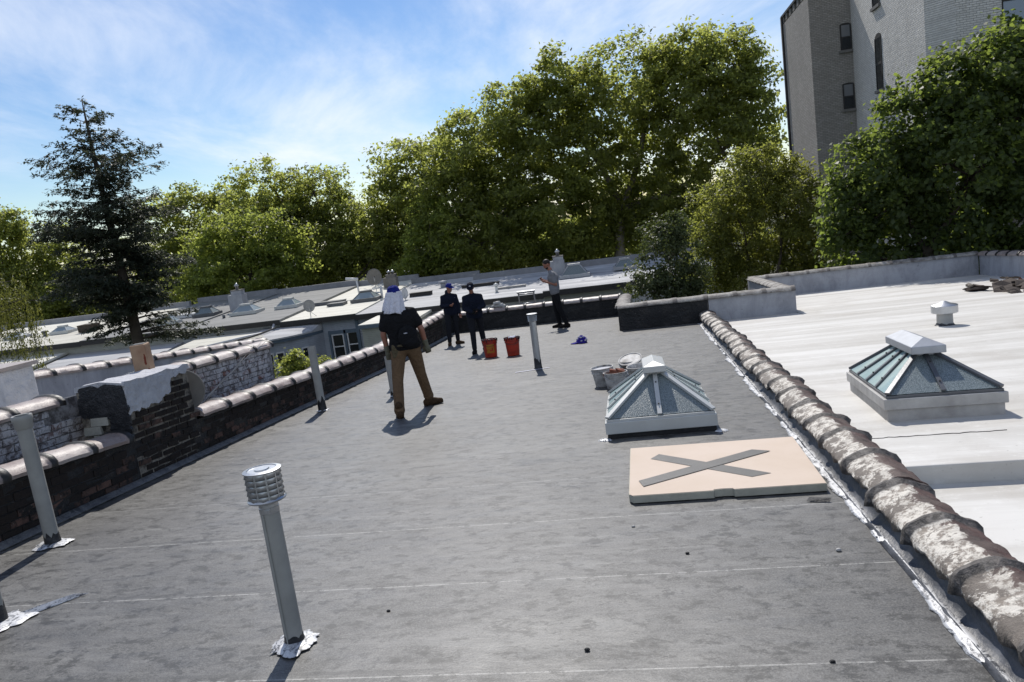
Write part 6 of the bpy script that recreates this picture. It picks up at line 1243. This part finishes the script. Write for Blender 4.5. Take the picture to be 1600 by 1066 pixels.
# --- the other three, facing the viewer or sideways; k scales the whole figure
def worker(label, x, y, rotz, k, J, top, bottom, shoe, face, long_sleeve=True, hat=None, hair=False, beard=False, badge=False, hood=False, gloves=None, curl=.6, hatflip=1, toes=((0, -1), (0, -1))):
    p = loc_thing(label, x, y, rotz); p.scale = (k, k, k); J = {a: Vector(b) for a, b in J.items()}; mb = MB(); torso(mb, J['pel'], J['che'], J['nk'], J['sL'], J['sR'])
    mb.cap(J['nk'], J['hc'] - Vector((0, 0, .05)), .055, .052)
    for q in 'LR': mb.cap(J['s' + q], J['e' + q], .052, .042); mb.cap(J['e' + q], J['w' + q], .043, .030); mb.cap(J['h' + q], J['k' + q], .085, .056); mb.cap(J['k' + q], J['a' + q], .055, .038)
    f, s_, u_ = head(mb, J['hc'], face)
    for q, sg in (('L', -1), ('R', 1)): hand(mb, J['w' + q], J['w' + q] - J['e' + q], sg, (0, 0, 1), curl)
    fuse(mb, 'body', 'skin', p, .012, 4); face_marks(J['hc'], f, s_, u_, p)
    mb = MB(); torso(mb, J['pel'] + Vector((0, 0, .03)), J['che'], J['nk'] - Vector((0, 0, .015)), J['sL'], J['sR'], .022, 1.05); ax = (J['sR'] - J['sL']).normalized(); c = J['pel'] - Vector((0, 0, .03)); mb.cap(c - ax * .085, c + ax * .085, .122, .122)
    for q in 'LR':
        if long_sleeve: mb.cap(J['s' + q], J['e' + q], .064, .060); mb.cap(J['e' + q], J['e' + q].lerp(J['w' + q], .92), .060, .046)
        else: mb.cap(J['s' + q], J['s' + q].lerp(J['e' + q], .66), .060, .072)
    if hood: mb.cap(J['nk'] - f * .04, J['nk'] - f * .05 + Vector((0, 0, .02)), .085, .075)
    sh = fuse(mb, 'sweater' if long_sleeve else 'shirt', top, p, .013, 5)
    if badge: m2 = MB(); m2.ell(J['che'] + f * .135 + ax * .06 + Vector((0, 0, .06)), (.022, .012, .034), 8, 6); m2.build('badge', 'print_white', sh, True)
    mb = MB(); mb.cap(J['pel'] - ax * .07 - Vector((0, 0, .04)), J['pel'] + ax * .07 - Vector((0, 0, .04)), .114, .114)
    for q in 'LR': mb.cap(J['h' + q], J['k' + q], .102, .074); mb.cap(J['k' + q], J['k' + q].lerp(J['a' + q], .95), .073, .060)
    fuse(mb, 'trousers', bottom, p, .013, 5)
    for q, to in (('L', toes[0]), ('R', toes[1])): mb = MB(); boot(mb, J['a' + q], to); o = fuse(mb, 'boot', shoe, p, .010, 3); flatfeet(o)
    if gloves:
        for q, sg in (('L', -1), ('R', 1)): mb = MB(); d = (J['w' + q] - J['e' + q]).normalized(); mb.cap(J['w' + q] - d * .04, J['w' + q], .036, .034); hand(mb, J['w' + q], d, sg, (0, 0, 1), curl, 1.12); fuse(mb, 'glove', gloves, p, .009, 3)
    if hat: cap_hat(J['hc'], f, s_, u_, hat, p, 1.04, True, hatflip, badge or hat == 'navy_cloth')
    mtx = Matrix((s_, f, u_)).transposed()
    if hair: mb = MB(); mb.ell(J['hc'] + u_ * .042 - f * .016, (.079, .092, .092), 16, 11, mtx); mb.build('hair', 'hair', p, True)
    if beard: mb = MB(); mb.ell(J['hc'] - u_ * .068 + f * .040, (.056, .058, .046), 14, 9, mtx); mb.build('beard', 'hair', p, True)
    return p, J, f, s_, u_
# dark sweater, gloves, looking down at his hands; one foot behind the printed bucket
JN = dict(pel=(0, 0, .95), che=(0, -.01, 1.26), nk=(0, -.02, 1.46), hc=(-.01, -.05, 1.59), sL=(-.185, -.01, 1.355), sR=(.185, -.01, 1.355), eL=(-.225, -.06, 1.10), eR=(.245, -.04, 1.12), wL=(-.03, -.27, 1.02), wR=(.085, -.26, 1.07), hL=(-.10, 0, .90), hR=(.10, .02, .90), kL=(-.10, -.09, .49), kR=(.12, .12, .49), aL=(-.11, -.14, .10), aR=(.15, .20, .10))
worker('worker in a dark navy sweater and cap standing behind the printed red bucket', -3.72, 16.55, rad(13), .915, JN, 'navy_cloth', 'dark_jean', 'dark_boot', (-.10, -1, -.30), True, 'navy_cloth', gloves='black_cloth', toes=((-.3, -1), (.4, -1)))
JL = dict(pel=(0, 0, .95), che=(.0, -.01, 1.26), nk=(.01, -.02, 1.46), hc=(.04, -.05, 1.60), sL=(-.175, .01, 1.355), sR=(.17, -.03, 1.355), eL=(-.22, -.01, 1.11), eR=(.225, -.04, 1.10), wL=(.0, -.22, 1.13), wR=(.235, -.06, .86), hL=(-.10, 0, .90), hR=(.10, 0, .90), kL=(-.12, -.06, .49), kR=(.09, .03, .49), aL=(-.15, -.08, .10), aR=(.09, .10, .10))
worker('worker in a dark hooded jacket with chest badge and blue cap, left of the sweater', -4.86, 18.95, rad(15), .915, JL, 'navy_cloth', 'dark_jean', 'boot_leather', (.75, -.75, -.15), True, 'blue_cloth', badge=True, hood=True, toes=((-.2, -1), (.9, -.5)))
JG = dict(pel=(.0, 0, .96), che=(-.01, 0, 1.27), nk=(-.05, 0, 1.47), hc=(-.115, 0, 1.61), sL=(-.02, -.170, 1.36), sR=(.0, .170, 1.36), eL=(.04, -.20, 1.11), eR=(-.03, .20, 1.12), wL=(-.20, -.13, 1.20), wR=(-.235, .10, 1.22), hL=(0, -.09, .91), hR=(0, .09, .91), kL=(.07, -.09, .49), kR=(-.02, .10, .49), aL=(.20, -.10, .10), aR=(.03, .10, .10))
gp_, J, f, s_, u_ = worker('bearded man in a grey t-shirt and black trousers looking down at his phone', -2.36, 20.75, rad(8), 1.09, JG, 'grey_cloth', 'black_cloth', 'dark_boot', (-.85, -.10, -.55), False, None, True, True, toes=((-1, -.1), (-1, .1)), curl=.9)
ph = thing('phone', 'small phone held by the bearded man', 'phone', (-2.36 - .33 * 1.09, 20.70, rz(20.75) + 1.285 * 1.09 + .01), (0, rad(-28), rad(8))); mb = MB(); mb.box((0, 0, 0), (.14, .075, .010)); bevel(mb.build('case', 'bolt', ph), .003); mb = MB(); mb.box((0, 0, .0062), (.125, .066, .0015)); mb.build('screen', 'dark_glass', ph)
